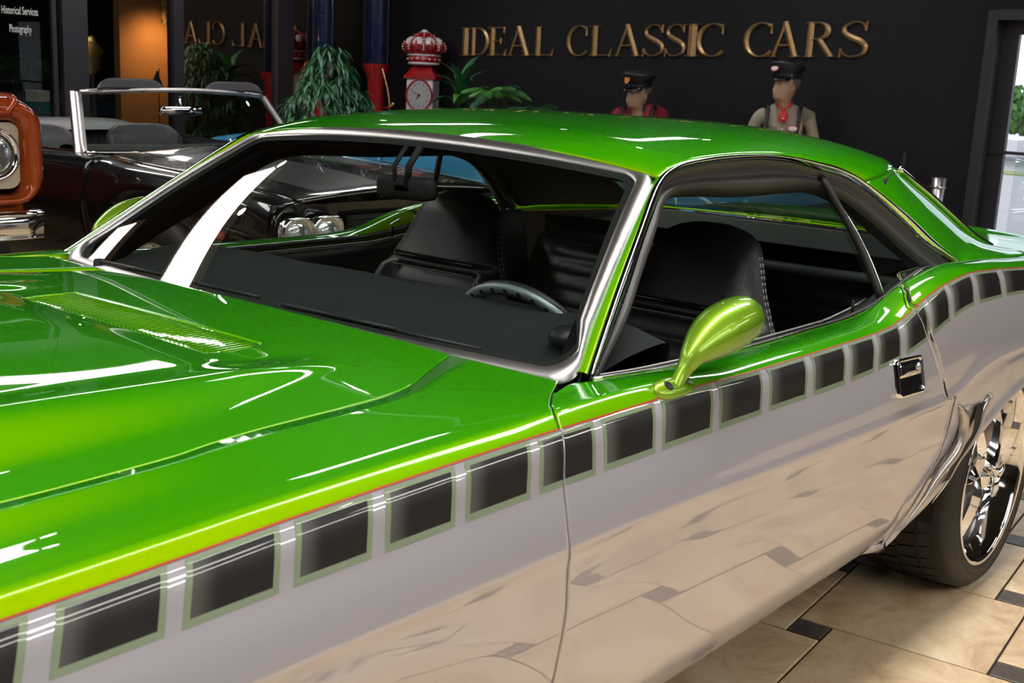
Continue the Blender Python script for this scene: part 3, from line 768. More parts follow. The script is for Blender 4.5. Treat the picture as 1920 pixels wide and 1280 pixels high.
# ---- wheels
TYRE = pbr('tyre_rubber', (.020, .018, .016), .55, bump=.2, bscale=150)
def wheel(name, x, yo, sg, R=.337, wd=.30, label=None):
    w_ = empty(name, (x, sg*yo, 0)); w_.parent = car; w_.location = V((x, sg*yo, 0))-OFF[car]
    c = V((x, sg*yo, R)); s = -sg
    half = [(.255, .012), (.262, .002), (.275, -.004), (.283, -.0065), (.286, -.003), (.300, -.006), (.304, -.0085), (.308, -.004), (.318, .002), (.330, .014), (.336, .028)]
    prof = half+[(R, .05), (R+.001, wd/2), (R, wd-.05)]+[(r, wd-h) for r, h in half[::-1]]
    ty_ = lathe('tyre', [(r, s*h) for r, h in prof], c, TYRE, w_, axis='Y', seg=72)
    # tread blocks
    vs, fs = [], []
    for k in range(44):
        a = 2*pi*k/44
        for q, (h0, h1, sk) in enumerate(((.022, .085, .025), (.095, .145, .0), (.155, .205, .0), (.215, wd-.022, -.025))):
            a0 = a+(q % 2)*.07+sk; da = .118
            n = len(vs)
            for rr_ in (R-.006, R+.0045):
                for aa, hh in ((a0, h0), (a0+da, h0), (a0+da+.03, h1), (a0+.03, h1)):
                    drop = .010 if ((q == 0 and hh == h0) or (q == 3 and hh == h1)) else 0
                    vs.append(c+V(((rr_-drop)*math.cos(aa), s*hh, (rr_-drop)*math.sin(aa))))
            fs += [(n+4, n+5, n+6, n+7), (n, n+1, n+5, n+4), (n+1, n+2, n+6, n+5), (n+2, n+3, n+7, n+6), (n+3, n, n+4, n+7)]
    tb = obj('tread_blocks', vs, fs, TYRE, ty_, smooth=False); tb['kind'] = 'stuff'
    lathe('rim', [(r, s*h) for r, h in ((.252, .016), (.262, .004), (.266, -.002), (.262, -.006), (.254, -.002), (.248, .008), (.243, .03), (.232, .06), (.226, .10), (.225, .20), (.262, .29))], c, CHROME, w_, axis='Y', seg=64)
    vs, fs = lathem([(.0, s*.12), (.14, s*.12), (.225, s*.16)], c, 'Y', 40); obj('brake_shield', vs, fs, TRIMM, w_)
    for k in range(5):
        a = pi/2+.35+2*pi*k/5
        er = V((math.cos(a), 0, math.sin(a))); et = V((-math.sin(a), 0, math.cos(a))); ey_ = V((0, s, 0))
        rows = []
        for r, wv, d, th in ((.03, .026, .034, .03), (.06, .024, .028, .032), (.10, .021, .030, .03), (.15, .020, .040, .028), (.19, .024, .052, .026), (.218, .036, .062, .024), (.236, .052, .058, .02)):
            o = c+er*r
            rows.append([o+et*(-wv)+ey_*(d+.012), o+et*(-wv*.5)+ey_*(d+.003), o+ey_*d*1.0-ey_*.006, o+et*(wv*.5)+ey_*(d+.003), o+et*wv+ey_*(d+.012), o+et*wv*.8+ey_*(d+th+.01), o-et*wv*.8+ey_*(d+th+.01)])
        grid('spoke', rows, CHROME, w_, cv=True, auto=35)
    hub = lathe('hub', [(r, s*h) for r, h in ((.0, -.012), (.018, -.012), (.024, -.006), (.026, .004), (.040, .010), (.052, .022), (.056, .06))], c, CHROME, w_, axis='Y', seg=6, auto=20)
    for k in range(3):
        a = .4+2*pi*k/3; er = V((math.cos(a), 0, math.sin(a)))
        tube('spinner_ear', [c+V((0, s*-.004, 0)), c+er*.035+V((0, -s*.006, 0)), c+er*.062+V((0, -s*.002, 0))], [.014, .011, .005], CHROME, hub, seg=8)
    return w_
wheel('rear_wheel', 2.743, .915, -1); wheel('rear_wheel', 2.743, .915, 1)
wheel('front_wheel', 0, .895, -1, wd=.24); wheel('front_wheel', 0, .895, 1, wd=.24)
# wheel wells
for x0, sg in ((2.75, -1), (2.75, 1), (0, -1), (0, 1)):
    rows = [[V((x0+.44*math.cos(a)*1.0, sg*y, .30+.33*max(0, math.sin(a)))) for a in lin(-.15, pi+.15, 24)] for y in (.90, .60)]
    grid('wheel_well', rows, BLACK, car)

# ---- interior
dsh = []
xd = tab([(-.75, 1.212), (-.2, 1.215), (.3, 1.198), (.6, 1.182), (.76, 1.175)])
for y in lin(-.745, .745, 60):
    x1 = xd(y); wb_ = max(0, (abs(y)-.66)/.085)
    row = []
    for k, (f, z) in enumerate(((0, .880), (.12, .890), (.3, .905), (.55, .920), (.8, .930), (.95, .932), (1, .929), (1.02, .915), (1.01, .86), (1.0, .80))):
        x = .85+.10*y*y+(x1-(.85+.10*y*y))*f
        z = z+.0035*mnoise.noise(V((x*9, y*6, 0)))+.0015*mnoise.noise(V((x*30, y*25, 3)))
        row.append(V((x, y, z-.02*wb_)))
    dsh.append(row)
grid('dash_cover', dsh, CLOTH, car, sub=2)
grid('dashboard', [[V((1.20, y, .84)), V((1.25, y, .80)), V((1.26, y, .70)), V((1.20, y, .58)), V((1.05, y, .55))] for y in lin(-.70, .70, 20)], DARKP, car)
lathe('tweeter', [(0, .02), (.02, .018), (.034, .010), (.038, 0), (.036, -.01)], (1.02, -.655, .93), DARKP, car, seg=24)

swc = V((1.255, -.390, .802)); swn = V((-.42, 0, .91)).normalized(); swn = V((.88, 0, .47)).normalized()
b1 = V((0, 1, 0)); b2 = swn.cross(b1).normalized()
if b2.z < 0: b2 = -b2
swr = .185
def ring(r, h, n=64): return [swc+b1*(r*math.cos(a))+b2*(r*math.sin(a))+swn*h for a in lin(0, 2*pi, n+1)[:-1]]
sw = tube('steering_wheel', ring(swr, .006), .010, DARKP, car, seg=10, closed=True)
SWM = pbr('satin_wheel_metal', (.30, .34, .36), .42, .6)
grid('wheel_band', [a for a in zip(*[ring(swr+.008, .0), ring(swr+.012, -.008), ring(swr, -.014), ring(swr-.014, -.010), ring(swr-.016, 0)])], SWM, sw, cu=True)
for k in range(34):
    a = 2*pi*(k+.5)/34; c = swc+b1*((swr-.001)*math.cos(a))+b2*((swr-.001)*math.sin(a))-swn*.0142
    vs = [c-swn*.0006]+[c+b1*(.0058*math.cos(q))+b2*(.0058*math.sin(q)) for q in lin(0, 2*pi, 15)[:-1]]
    obj('band_hole', vs, [(0, 1+q, 1+(q+1) % 14) for q in range(14)], BLACK, sw)
for a in (pi/2+2.1, pi/2-2.1, -pi/2):
    p = swc+b1*((swr-.03)*math.cos(a))+b2*((swr-.03)*math.sin(a)); tube('wheel_spoke', [swc+swn*-.03, p], .012, SWM, sw, seg=8, flat=.4, up=tuple(swn))
tube('steering_column', [swc-swn*.03, swc-swn*.35], .03, DARKP, sw, seg=14)

# rear-view mirror
mh = at(762, 352, x=1.25)
rm = empty('rearview_mirror', mh); rm.parent = car; rm.location = mh-OFF[car]
rows = []
for d_, sc_ in ((-.016, .25), (-.015, .85), (-.008, 1), (.010, 1), (.014, .93), (.014, .01)):
    row = []
    for q in lin(0, 2*pi, 37)[:-1]:
        cy = math.copysign(abs(math.cos(q))**.35, math.cos(q))*.079*sc_; cz = math.copysign(abs(math.sin(q))**.5, math.sin(q))*(.026)*sc_
        row.append(mh+V((d_-.1*cy, cy, cz-.06*cy*0)))
    rows.append(row)
grid('mirror_shell', rows, BLACK, rm, cv=True)
tube('mirror_stalk', [mh+V((-.01, .02, .0)), mh+V((-.02, .022, .045)), mh+V((.02, .022, .09))], .0055, BLACK, rm, seg=8)
tube('mirror_stalk', [mh+V((-.01, -.01, .0)), mh+V((-.01, -.016, .05)), mh+V((.02, -.02, .09))], .008, BLACK, rm, seg=8)

# bucket seats
def seat(name, cy, top_x, lab):
    s_ = empty(name, (1.55, cy, .22)); s_.parent = car; s_.location = V((1.55, cy, .22))-OFF[car]
    wz = tab([(.42, .235), (.55, .250), (.70, .250), (.80, .238), (.86, .205), (.92, .172), (.98, .148), (1.02, .128), (1.045, .095), (1.058, .045)])
    tz = tab([(.42, .075), (.6, .07), (.8, .060), (.9, .055), (1.0, .050), (1.04, .036), (1.058, .012)])
    xz = tab([(.42, top_x-.26), (.6, top_x-.18), (.8, top_x-.09), (.95, top_x-.03), (1.058, top_x)])
    zs = lin(.42, .84, 85)+lin(.85, 1.03, 22)+[1.04, 1.048, 1.054, 1.058]
    rows = []
    for z in zs:
        wv, th, xc = wz(z), tz(z), xz(z); row = []
        for k in range(64):
            q = 2*pi*k/64; cc, sn = math.cos(q), math.sin(q)
            yy = math.copysign(abs(cc)**.62, cc)*wv; xx = math.copysign(abs(sn)**.75, sn)*th
            a = abs(yy)/wv
            if sn < 0:      # front face (towards -x)
                if z < .845:
                    if a < .70:
                        xx += .030*(1-(a/.70)**4) if False else .022
                        xx += -.008*abs(math.sin(pi*(z-.42)/.0525))**.6+.004
                    else: xx -= .018*math.sin(pi*(a-.70)/.30)
                elif z < .872: xx += .012
                else: xx += -.006*math.cos(a*pi/2)
            row.append(V((xc+xx, cy+yy, z)))
        rows.append(row)
    rows.append([V((xz(1.058), cy, 1.059))]*64)
    sb = grid('seat_back', rows, LEATHER, s_, cv=True)
    # cushion
    rows = []
    for k in range(28):
        x = 1.02+.50*k/27; row = []
        for q in range(40):
            a = 2*pi*q/40; cc, sn = math.cos(a), math.sin(a)
            e = math.sin(pi*min(.5, (k+.3)/8))**.5 if k < 4 else 1
            yy = math.copysign(abs(cc)**.55, cc)*.25*e; zz = math.copysign(abs(sn)**.6, sn)*.075*e
            if sn > 0 and abs(yy) > .17: zz += .02
            row.append(V((x, cy+yy, .40+zz-.06*(x-1.02))))
        rows.append(row)
    grid('seat_cushion', rows, LEATHER, s_, cv=True, cap=None) if False else grid('seat_cushion', rows, LEATHER, s_, cv=True)
    # stitched seams
    for e in (-1, 1):
        for dx_ in (0, .012):
            pts = []
            for z in lin(.46, 1.0, 40):
                xc, th, wv = xz(z), tz(z), wz(z)
                pts.append(V((xc-.006+dx_, cy+e*(wv+.0006), z)))
            vs, fs = [], []
            for a, b in zip(pts[::1], pts[1::1]):
                m_ = a.lerp(b, .6); v2, f2 = tubem([a, m_], .0010, 5); n = len(vs); vs += v2; fs += [tuple(i+n for i in f) for f in f2]
            o = obj('stitching', vs, fs, STITCH, s_); o['kind'] = 'stuff'
    for zz in (.847, .874):
        pts = [V((xz(zz)-tz(zz)-.001, cy+wz(zz)*.72*s, zz)) for s in lin(-1, 1, 12)]
        o = tube('stitching', pts, .0009, STITCH, s_, seg=5)
    return s_
seat('bucket_seat', -.445, 1.86, 'x'); seat('bucket_seat', .36, 1.86, 'y')
# rear bench
rows = []
for z in lin(.40, .86, 60):
    row = []
    for s in lin(-1, 1, 60):
        y = .64*s; x = 2.38+.18*(z-.4)/.46+.10*0
        x -= .05*math.cos(pi*min(1, abs(abs(y)-.32)/.32)/2)
        x -= .008*abs(math.sin(pi*(z-.4)/.05))**.7 if .1 < abs(y) < .55 else 0
        row.append(V((x+ .05*max(0, (z-.8)/.06)**2*.3, y, z)))
    rows.append(row)
rows.append([p+V((.12, 0, .01)) for p in rows[-1]])
rb = grid('rear_bench', rows, LEATHER, car)
box('rear_cushion', (2.2, 0, .36), (.5, 1.28, .14), LEATHER, car, bevel=.03)
box('console', (1.5, 0, .38), (.9, .20, .26), DARKP, car, bevel=.02)

# ================================================================== BACKGROUND VEHICLES
PLEAT = pbr('charcoal_vinyl', (.045, .042, .052), .45, bump=.15, bscale=200)
LENS = pbr('lamp_lens', (.62, .64, .62), .16, .85, coat=1, bump=1.0, bscale=38)
REFLECTOR = pbr('lamp_bezel_metal', (.75, .76, .78), .15, 1)
WHITEWALL = pbr('dark_tyre', (.015, .014, .014), .6)
def simplewheel(x, y, sg, R, parent, wd=.22):
    c = V((x, y, R)); w_ = empty('wheel', (x, y, 0)); w_.parent = parent; w_.location = V((x, y, 0))-OFF[parent]
    lathe('tyre', [(R*.62, 0), (R*.72, -.008), (R*.9, 0), (R, .03), (R, wd-.03), (R*.9, wd), (R*.65, wd)], c+V((-sg*0, 0, 0)), WHITEWALL, w_, axis='X' if True else 'Y', seg=40) if sg < 0 else \
        lathe('tyre', [(R*.62, 0), (R*.72, .008), (R*.9, 0), (R, -.03), (R, -wd+.03), (R*.9, -wd), (R*.65, -wd)], c, WHITEWALL, w_, axis='X', seg=40)
    lathe('rim', [(.0, -sg*-.0+(.03 if sg < 0 else -.03)), (.05, .02 if sg < 0 else -.02), (R*.3, .05 if sg < 0 else -.05), (R*.58, .02 if sg < 0 else -.02), (R*.64, -.004 if sg < 0 else .004)], c, CHROME, w_, axis='X', seg=24)
    return w_

def roadcar(name, label, cx, y0, hw, paint, open_top, hoodmat=None, noseZ=.80, wh=.295, seats=True):
    """a parked car facing -y (towards the green car): nose at y0, centre line x = cx"""
    e = empty(name, (cx, y0+2.2, 0)); tag(e, label, 'car')
    top = tab([(0, noseZ), (.12, noseZ+.025), (.6, noseZ+.06), (1.2, noseZ+.085), (1.5, noseZ+.10), (2.6, noseZ+.09), (3.2, noseZ+.115), (3.9, noseZ+.10), (4.75, noseZ+.0)])
    plan = tab([(0, .955), (.25, .985), (1.2, 1), (3.6, 1), (4.75, .93)])
    def sec(a, s):
        h = top(a); k = plan(a); lo = .24
        for ac in (.85, 3.65):
            d = abs(a-ac)
            if d < .42: lo = max(lo, .24+math.sqrt(max(0, .42**2-d*d))*.95)
        pr_ = [(.80, 0), (.90, .06), (.965, .35), (1.0, .66), (.985, .80), (.955, .93), (.90, .985), (.82, 1.0)]
        return [V((cx+s*hw*k*q, y0+a, lo+(h-lo)*f)) for q, f in pr_]
    A = lin(0, 4.75, 120)
    for s in (-1, 1):
        for nm, a0, a1 in (('front_fender', 0, 1.43), ('door', 1.436, 2.75), ('rear_fender', 2.756, 4.75)):
            n = max(14, int((a1-a0)*26))
            grid(nm, [cr3(sec(a, s)) for a in lin(a0, a1, n)], paint, e, outw=V((s, 0, .2)), solid=.006)
    # hood and deck
    def topsurf(a, cr_):
        h = top(a); k = plan(a); row = []
        for s in lin(-1, 1, 41):
            z = h+cr_*(1-s*s)
            if a < 1.5: z += .012*max(0, 1-abs(abs(s)-.0)/.42)**.5*min(1, a/.3)
            row.append(V((cx+s*hw*k*.82, y0+a, z)))
        return row
    hd_ = grid('hood', [topsurf(a, .035) for a in lin(.02, 1.46, 40)], paint, e, outw=V((0, 0, 1)), solid=.006)
    grid('deck_lid', [topsurf(a, .025) for a in lin(3.35, 4.75, 20)], paint, e, outw=V((0, 0, 1)), solid=.006)
    if hoodmat:
        for s in (-1, 1):
            rows = [[topsurf(a, .035)[0].lerp(topsurf(a, .035)[40], .5+s*f)+V((0, 0, .0)) for f in (.07, .15, .22, .30, .37)] for a in lin(.10, 1.42, 20)]
            for r, a in zip(rows, lin(.10, 1.42, 20)):
                for q, f in enumerate((.07, .15, .22, .30, .37)):
                    sN = 2*s*f; h = top(a)+.035*(1-sN*sN)+.012*max(0, 1-abs(sN)/.42)**.5*min(1, a/.3) if abs(sN) < .42 else top(a)+.035*(1-sN*sN)
                    r[q].z = h+.0015
            grid('hood_stripe', rows, hoodmat, hd_, outw=V((0, 0, 1)))
    # nose
    zb_, zt = .50, noseZ
    grid('nose_panel', [[V((cx+s*hw*.955, y0+.02-.05*(1-abs(s)**4)+(0.0 if z > zt-.02 else .02), z)) for s in lin(-1, 1, 33)] for z in lin(.30, zt, 10)], paint, e, outw=V((0, -1, 0)))
    gr_ = box('grille', (cx, y0-.035, .665), (hw*1.02, .02, .15), BLACK, e)
    for k in range(9): box('grille_bar', (cx, y0-.05, .60+.016*k), (hw*1.0, .012, .005), DARKP, gr_)
    for s in (-1, 1):
        for dx in (hw-.135, hw-.305):
            c = V((cx+s*dx, y0-.045, .665)); hl = []
            def rsq(r, d, p): return [c+V((math.copysign(abs(math.cos(q))**p, math.cos(q))*r, d, math.copysign(abs(math.sin(q))**p, math.sin(q))*r)) for q in lin(0, 2*pi, 33)[:-1]]
            hb_ = grid('lamp_bezel', [rsq(.084, .03, .55), rsq(.086, -.012, .55), rsq(.078, -.020, .6), rsq(.070, -.010, .9), rsq(.069, .004, 1)], REFLECTOR, e, cv=True)
            vs, fs = lathem([(0, -.022), (.03, -.019), (.055, -.010), (.068, .002)], c, 'Y', 28); obj('lamp_lens', vs, fs, LENS, hb_)
            tube('lamp_ring', [c+V((.068*math.cos(q), -.002, .068*math.sin(q))) for q in lin(0, 2*pi, 33)[:-1]], .004, CHROME, hb_, closed=True, seg=6)
    grid('front_bumper', [[V((cx+s*hw*.98, y0-.09+.10*abs(s)**5-.035*math.cos(a), .47+.06*math.sin(a))) for a in lin(0, 2*pi, 13)] for s in lin(-1, 1, 25)], CHROME, e)
    tube('marker_lamp', [V((cx-hw*.992, y0+.30, .64)), V((cx-hw*.996, y0+.42, .64))], .018, pbr('amber_red_lens', (.25, .02, .01), .2), e, seg=8)
    # windshield
    wb, wt, zb2, zt2 = .70, .60, noseZ+.105, noseZ+.105+wh
    yb, yt = y0+1.56, y0+1.77
    def WP(s, t): return V((cx+s*(wb+(wt-wb)*t), yb+(yt-yb)*t+.12*s*s*1.0, zb2+(zt2-zb2)*t+.025*(1-s*s)*t))
    gl_ = grid('windshield', [[WP(s, t) for t in lin(0, 1, 6)] for s in lin(-1, 1, 20)], CARGLASS, e)
    fr = [WP(s, 1) for s in lin(-1, 1, 24)]
    tube('windshield_header', fr, .016, TRIMM, e, seg=8, up=(0, 0, 1), flat=.8)
    for s in (-1, 1):
        pl = [WP(s, t) for t in lin(-.03, 1.0, 8)]
        rows = [[p+V((s*.0, -.012, 0)), p+V((s*.045, .012, .004)), p+V((s*.048, .04, 0)), p+V((s*.0, .035, 0))] for p in pl]
        grid('windshield_post', rows, TRIMM, e, cv=True)
    tube('cowl_trim', [WP(s, -.02) for s in lin(-1, 1, 20)], .008, CHROME, e, seg=6)
    for s in (-1, 1): tube('belt_trim', [V((cx+s*hw*.82, y0+a, top(a)+.004)) for a in lin(1.6, 3.5, 20)], .006, CHROME, e, seg=6)
    box('floor_pan', (cx, y0+2.4, .26), (hw*1.7, 4.3, .04), BLACK, e)
    grid('dash_pad', [[V((cx+.70*s, y0+1.62+.1*s*s+.25*f, zb2+.0+.025*math.sin(pi*f)-.06*(f > .95))) for s in lin(-1, 1, 14)] for f in lin(0, 1, 8)], BLACK, e)
    if open_top:
        for s in ((-1, 1) if seats else ()):
            st_ = empty('front_seat', (cx+s*.38, y0+2.6, .3)); st_.parent = e; st_.location = V((cx+s*.38, y0+2.6, .3))-OFF[e]
            rows = []
            for z in lin(.40, noseZ+.17, 26):
                w_ = .27*(1-max(0, (z-(noseZ+.06))/.14)**2.5*.5); f = (z-.4)/.5
                row = []
                for q in lin(0, 2*pi, 65)[:-1]:
                    cc, sn = math.cos(q), math.sin(q); xx = math.copysign(abs(cc)**.5, cc)*w_; yy = math.copysign(abs(sn)**.7, sn)*.065*(1-.5*max(0, (z-(noseZ+.1))/.08))
                    if sn < 0: yy += -.006*abs(math.sin(pi*xx/.058))
                    row.append(V((cx+s*.38+xx, y0+2.62+.18*f+yy, z)))
                rows.append(row)
            n = len(rows[-1]); cc = sum(rows[-1], V())/n; rows.append([cc.lerp(p, .6)+V((0, 0, .012)) for p in rows[-1]]); rows.append([cc+V((0, 0, .014))]*n)
            grid('seat_back', rows, PLEAT, st_, cv=True)
            box('seat_cushion', (cx+s*.38, y0+2.35, .42), (.54, .50, .16), PLEAT, st_, bevel=.04)
            grid('sun_visor', [[V((cx+s*.34+.21*a, y0+1.80+.015*b, zt2+.02+.055*b*(1-abs(a)**6)+.012*(1-abs(s*.5)))) for b in lin(0, 1, 6)] for a in lin(-1, 1, 17)], PLEAT, e, solid=.014)
        rows = []
        for z in lin(.40, noseZ+.13, 14):
            rows.append([V((cx+.66*s, y0+3.25+.12*(z-.4)/.5-.006*abs(math.sin(pi*.66*s/.058)), z)) for s in lin(-1, 1, 90)])
        rows.append([p+V((0, .12, .01)) for p in rows[-1]])
        grid('rear_seat', rows, PLEAT, e)
        grid('folded_top', [[V((cx+.76*s, y0+3.22+.42*f, noseZ+.12+.07*math.sin(pi*min(1, f*1.15))*(1-abs(s)**6))) for s in lin(-1, 1, 21)] for f in lin(0, 1, 10)], PLEAT, e)
        tube('boot_trim', [V((cx+.78*s, y0+3.66-.30*abs(s)**6, noseZ+.135)) for s in lin(-1, 1, 30)], .006, CHROME, e, seg=6)
        for s in (-1, 1): grid('inner_side', [[V((cx+s*hw*.80, y0+a, z)) for z in lin(.3, top(a), 5)] for a in lin(1.6, 3.6, 20)], PLEAT, e)
        mc = V((cx-.10, y0+1.70, zt2-.085))
        rm2 = grid('mirror_shell', [[mc+V((math.copysign(abs(math.cos(q))**.5, math.cos(q))*.135*k, d, math.copysign(abs(math.sin(q))**.7, math.sin(q))*.026*k)) for q in lin(0, 2*pi, 33)[:-1]] for k, d in ((.3, -.012), (1, -.008), (1, .008), (.3, .012))], CHROME, e, cv=True)
        tube('mirror_arm', [mc, mc+V((0, .02, .08))], .006, CHROME, rm2, seg=6)
    else:
        yr = y0+3.45
        grid('roof', [[V((cx+s*.58, lerp_(yt, y0+2.95, t), zt2+.03+.05*math.sin(pi*t)*(1)+.03*(1-s*s)-.05*t)) for s in lin(-1, 1, 21)] for t in lin(0, 1, 16)], paint, e, outw=V((0, 0, 1)), solid=.01)
        grid('rear_window', [[V((cx+s*(.58+.08*t), lerp_(y0+2.95, yr, t), lerp_(zt2+.0, noseZ+.12, t)+.02*(1-s*s))) for s in lin(-1, 1, 15)] for t in lin(0, 1, 8)], CARGLASS, e)
        for s in (-1, 1):
            grid('rear_pillar', [[V((cx+s*.58, y0+2.75, zt2-.01)), V((cx+s*.58, y0+2.97, zt2-.0))], [V((cx+s*.74, y0+2.8, noseZ+.11)), V((cx+s*.70, yr, noseZ+.12))]], paint, e, solid=.02)
            grid('side_window', [[V((cx+s*.60, yt+.1, zt2-.01)), V((cx+s*.58, y0+2.78, zt2-.01))], [V((cx+s*.74, yb+.14, noseZ+.10)), V((cx+s*.74, y0+2.8, noseZ+.10))]], CARGLASS, e)
        for s in (-1, 1): box('seat', (cx+s*.36, y0+2.6, .62), (.5, .16, .60), PLEAT, e, bevel=.05)
    for s in (-1, 1):
        for a in (.85, 3.65): simplewheel(cx+s*(hw-.03), y0+a, s, .33, e)
    return e
def lerp_(a, b, t): return a+(b-a)*t
def cr3(p): return cr(p, 4)
GREYSTRIPE = pbr('charcoal_stripe_paint', (.055, .058, .060), .35, coat=1, coatrough=.02)
conv = roadcar('convertible', 'black convertible with chrome windshield frame, roof down and charcoal seats, behind the green coupe', 3.43, 2.10, .875, BLACKG, True, GREYSTRIPE)
BLUEP = pbr('sky_blue_paint', (.05, .33, .62), .35, .1, coat=1, coatrough=.02)
roadcar('roadster', 'bright blue open roadster glimpsed through the green coupe beyond the convertible', 5.85, 1.2, .86, BLUEP, True, None, .83, .13, False)

# ---- orange pickup at the left edge
OPAINT = candy('burnt_orange_paint', [(.1, (.42, .075, .012)), (.5, (.26, .035, .006)), (.9, (.12, .012, .002))], rough=.3, metal=.2)
CREAM = pbr('cream_paint', (.60, .53, .38), .4, coat=.5)
TX0, TX1, TYF = .155, 2.100, 3.06
tr = empty('pickup_truck', ((TX0+TX1)/2, TYF+1.6, 0)); tag(tr, 'burnt orange vintage pickup with cream headlight surround cut off by the left edge', 'truck')
def rrect(x0, x1, z0, z1, r, y, n=8, tuck=0):
    out = []
    for cx_, cz_, a0 in ((x1-r, z1-r, 0), (x0+r, z1-r, 90), (x0+r, z0+r, 180), (x1-r, z0+r, 270)):
        for k in range(n+1):
            a = math.radians(a0+90*k/n); out.append(V((cx_+r*math.cos(a), y, cz_+r*math.sin(a))))
    return out
Z0, Z1 = .735, 1.19
def body_sec(y, g, r, z0=Z0, z1=Z1): return rrect(TX0-g, TX1+g, z0-g*.5, z1+g, r, y)
rows = [body_sec(TYF+.055, -.095, .05), body_sec(TYF+.015, -.085, .06), body_sec(TYF-.012, -.06, .08), body_sec(TYF-.018, -.035, .10), body_sec(TYF+.0, -.008, .13), body_sec(TYF+.05, .008, .15), body_sec(TYF+.18, .016, .16, .62), body_sec(TYF+.6, .020, .16, .50), body_sec(TYF+1.25, .02, .16, .45, Z1+.03)]
grid('front_clip', rows, OPAINT, tr, cv=True)
obj('headlight_surround', rrect(TX0+.09, TX1-.09, Z0+.07, Z1-.10, .05, TYF+.045), [tuple(range(36))], CREAM, tr, smooth=False)
grid('hood', [[V((lerp_(TX0+.12, TX1-.12, (s+1)/2), TYF+.03+1.2*t-.0, Z1-.03+.07*(1-abs(s)**6)*min(1, .55+t*2))) for s in lin(-1, 1, 21)] for t in [0, .01, .03, .08, .2, .4, .7, 1]], OPAINT, tr, outw=V((0, 0, 1)), solid=.01)
tube('hood_lip', cr([V((TX1-.10, TYF+.3, Z1+.012)), V((TX1-.12, TYF+.02, Z1+.004)), V((TX1-.17, TYF-.02, Z1-.05)), V((TX1-.26, TYF-.03, Z1-.055)), V((1.0, TYF-.03, Z1-.05))], 6), .012, OPAINT, tr, seg=8)
for s in (0, 1):
    c = at(-12, 290, y=TYF+.03); 
    if s: c = V((TX0+TX1-c.x, c.y, c.z))
    hl = lathe('headlight', [(.115, .012), (.115, -.012), (.106, -.022), (.097, -.016), (.090, -.006)], c, CHROME, tr, axis='Y', seg=40)
    lathe('headlight_lens', [(0, -.022), (.04, -.018), (.075, -.006), (.09, .006)], c, LENS, hl, axis='Y', seg=32)
for k in range(4): box('grille_bar', ((TX0+TX1)/2, TYF+.03, Z0+.10+.06*k), (1.15, .02, .02), CREAM, tr, bevel=.004)
bx0, bx1 = .08, at(110, 415, y=2.97).x
def bs(s): return lerp_(bx0, bx1, s)
zt_, zbm = at(60, 397, y=2.95).z, at(60, 447, y=2.95).z
rows = []
for s in [0, .01, .03]+lin(.08, .92, 12)+[.96, .985, .995, 1]:
    e_ = max(0, (abs(s-.5)-.45)/.05)**2*.22; x = bs(s)
    rows.append([V((x, 3.03+e_, zt_+.002)), V((x, 2.955+e_, zt_)), V((x, 2.945+e_, zt_-.012)), V((x, 2.935+e_, (zt_+zbm)/2)), V((x, 2.945+e_, zbm+.02)), V((x, 2.955+e_, zbm+.004)), V((x, 2.99+e_, zbm))])
grid('front_bumper', rows, CHROME, tr)
tube('bumper_edge', [r[2]+V((0, -.004, .002)) for r in rows], .006, CHROME, tr, seg=6)
tube('bumper_edge', [r[5]+V((0, -.004, 0)) for r in rows], .006, CHROME, tr, seg=6)
box('splash_apron', ((TX0+TX1)/2, TYF+.08, .68), (1.8, .03, .10), OPAINT, tr, bevel=.005)
# cab
cw0, cw1 = TX0+.06, TX1-.06
cs = [rrect(cw0, cw1, .45, 1.24, .06, TYF+1.25), rrect(cw0, cw1, .45, 1.27, .06, TYF+1.45), rrect(cw0, cw1, .45, 1.27, .06, TYF+2.75)]
grid('cab_body', cs, OPAINT, tr, cv=True)
grid('cab_roof', [[V((lerp_(cw0+.12, cw1-.12, (s+1)/2), TYF+1.72+1.0*t, 1.74+.06*(1-s**4)*(1-(2*t-1)**4))) for s in lin(-1, 1, 15)] for t in lin(0, 1, 12)], OPAINT, tr, solid=.03)
grid('cab_windshield', [[V((lerp_(cw0+.05+.08*t, cw1-.05-.08*t, (s+1)/2), TYF+1.38+.34*t, 1.26+.48*t)) for s in lin(-1, 1, 9)] for t in lin(0, 1, 5)], CARGLASS, tr)
for x in (cw0+.10, cw1-.10):
    tube('cab_pillar', [V((x, TYF+1.38, 1.26)), V((x, TYF+1.72, 1.74))], .03, OPAINT, tr, seg=8)
    tube('cab_pillar', [V((x, TYF+2.72, 1.26)), V((x, TYF+2.70, 1.74))], .05, OPAINT, tr, seg=8)
grid('cargo_bed', [rrect(cw0, cw1, .5, 1.15, .04, TYF+2.8), rrect(cw0, cw1, .5, 1.15, .04, TYF+4.7)], OPAINT, tr, cv=True)
for s, x in ((1, TX1-.02), (-1, TX0+.02)):
    simplewheel(x, TYF+.82, s, .38, tr, .26); simplewheel(x, TYF+3.7, s, .38, tr, .26)
    grid('wheel_arch', [[V((x+s*.035-d*s, TYF+.82+.46*math.cos(a), .40+.46*math.sin(a))) for d in (0, .3)] for a in lin(0, pi, 20)], BLACK, tr)

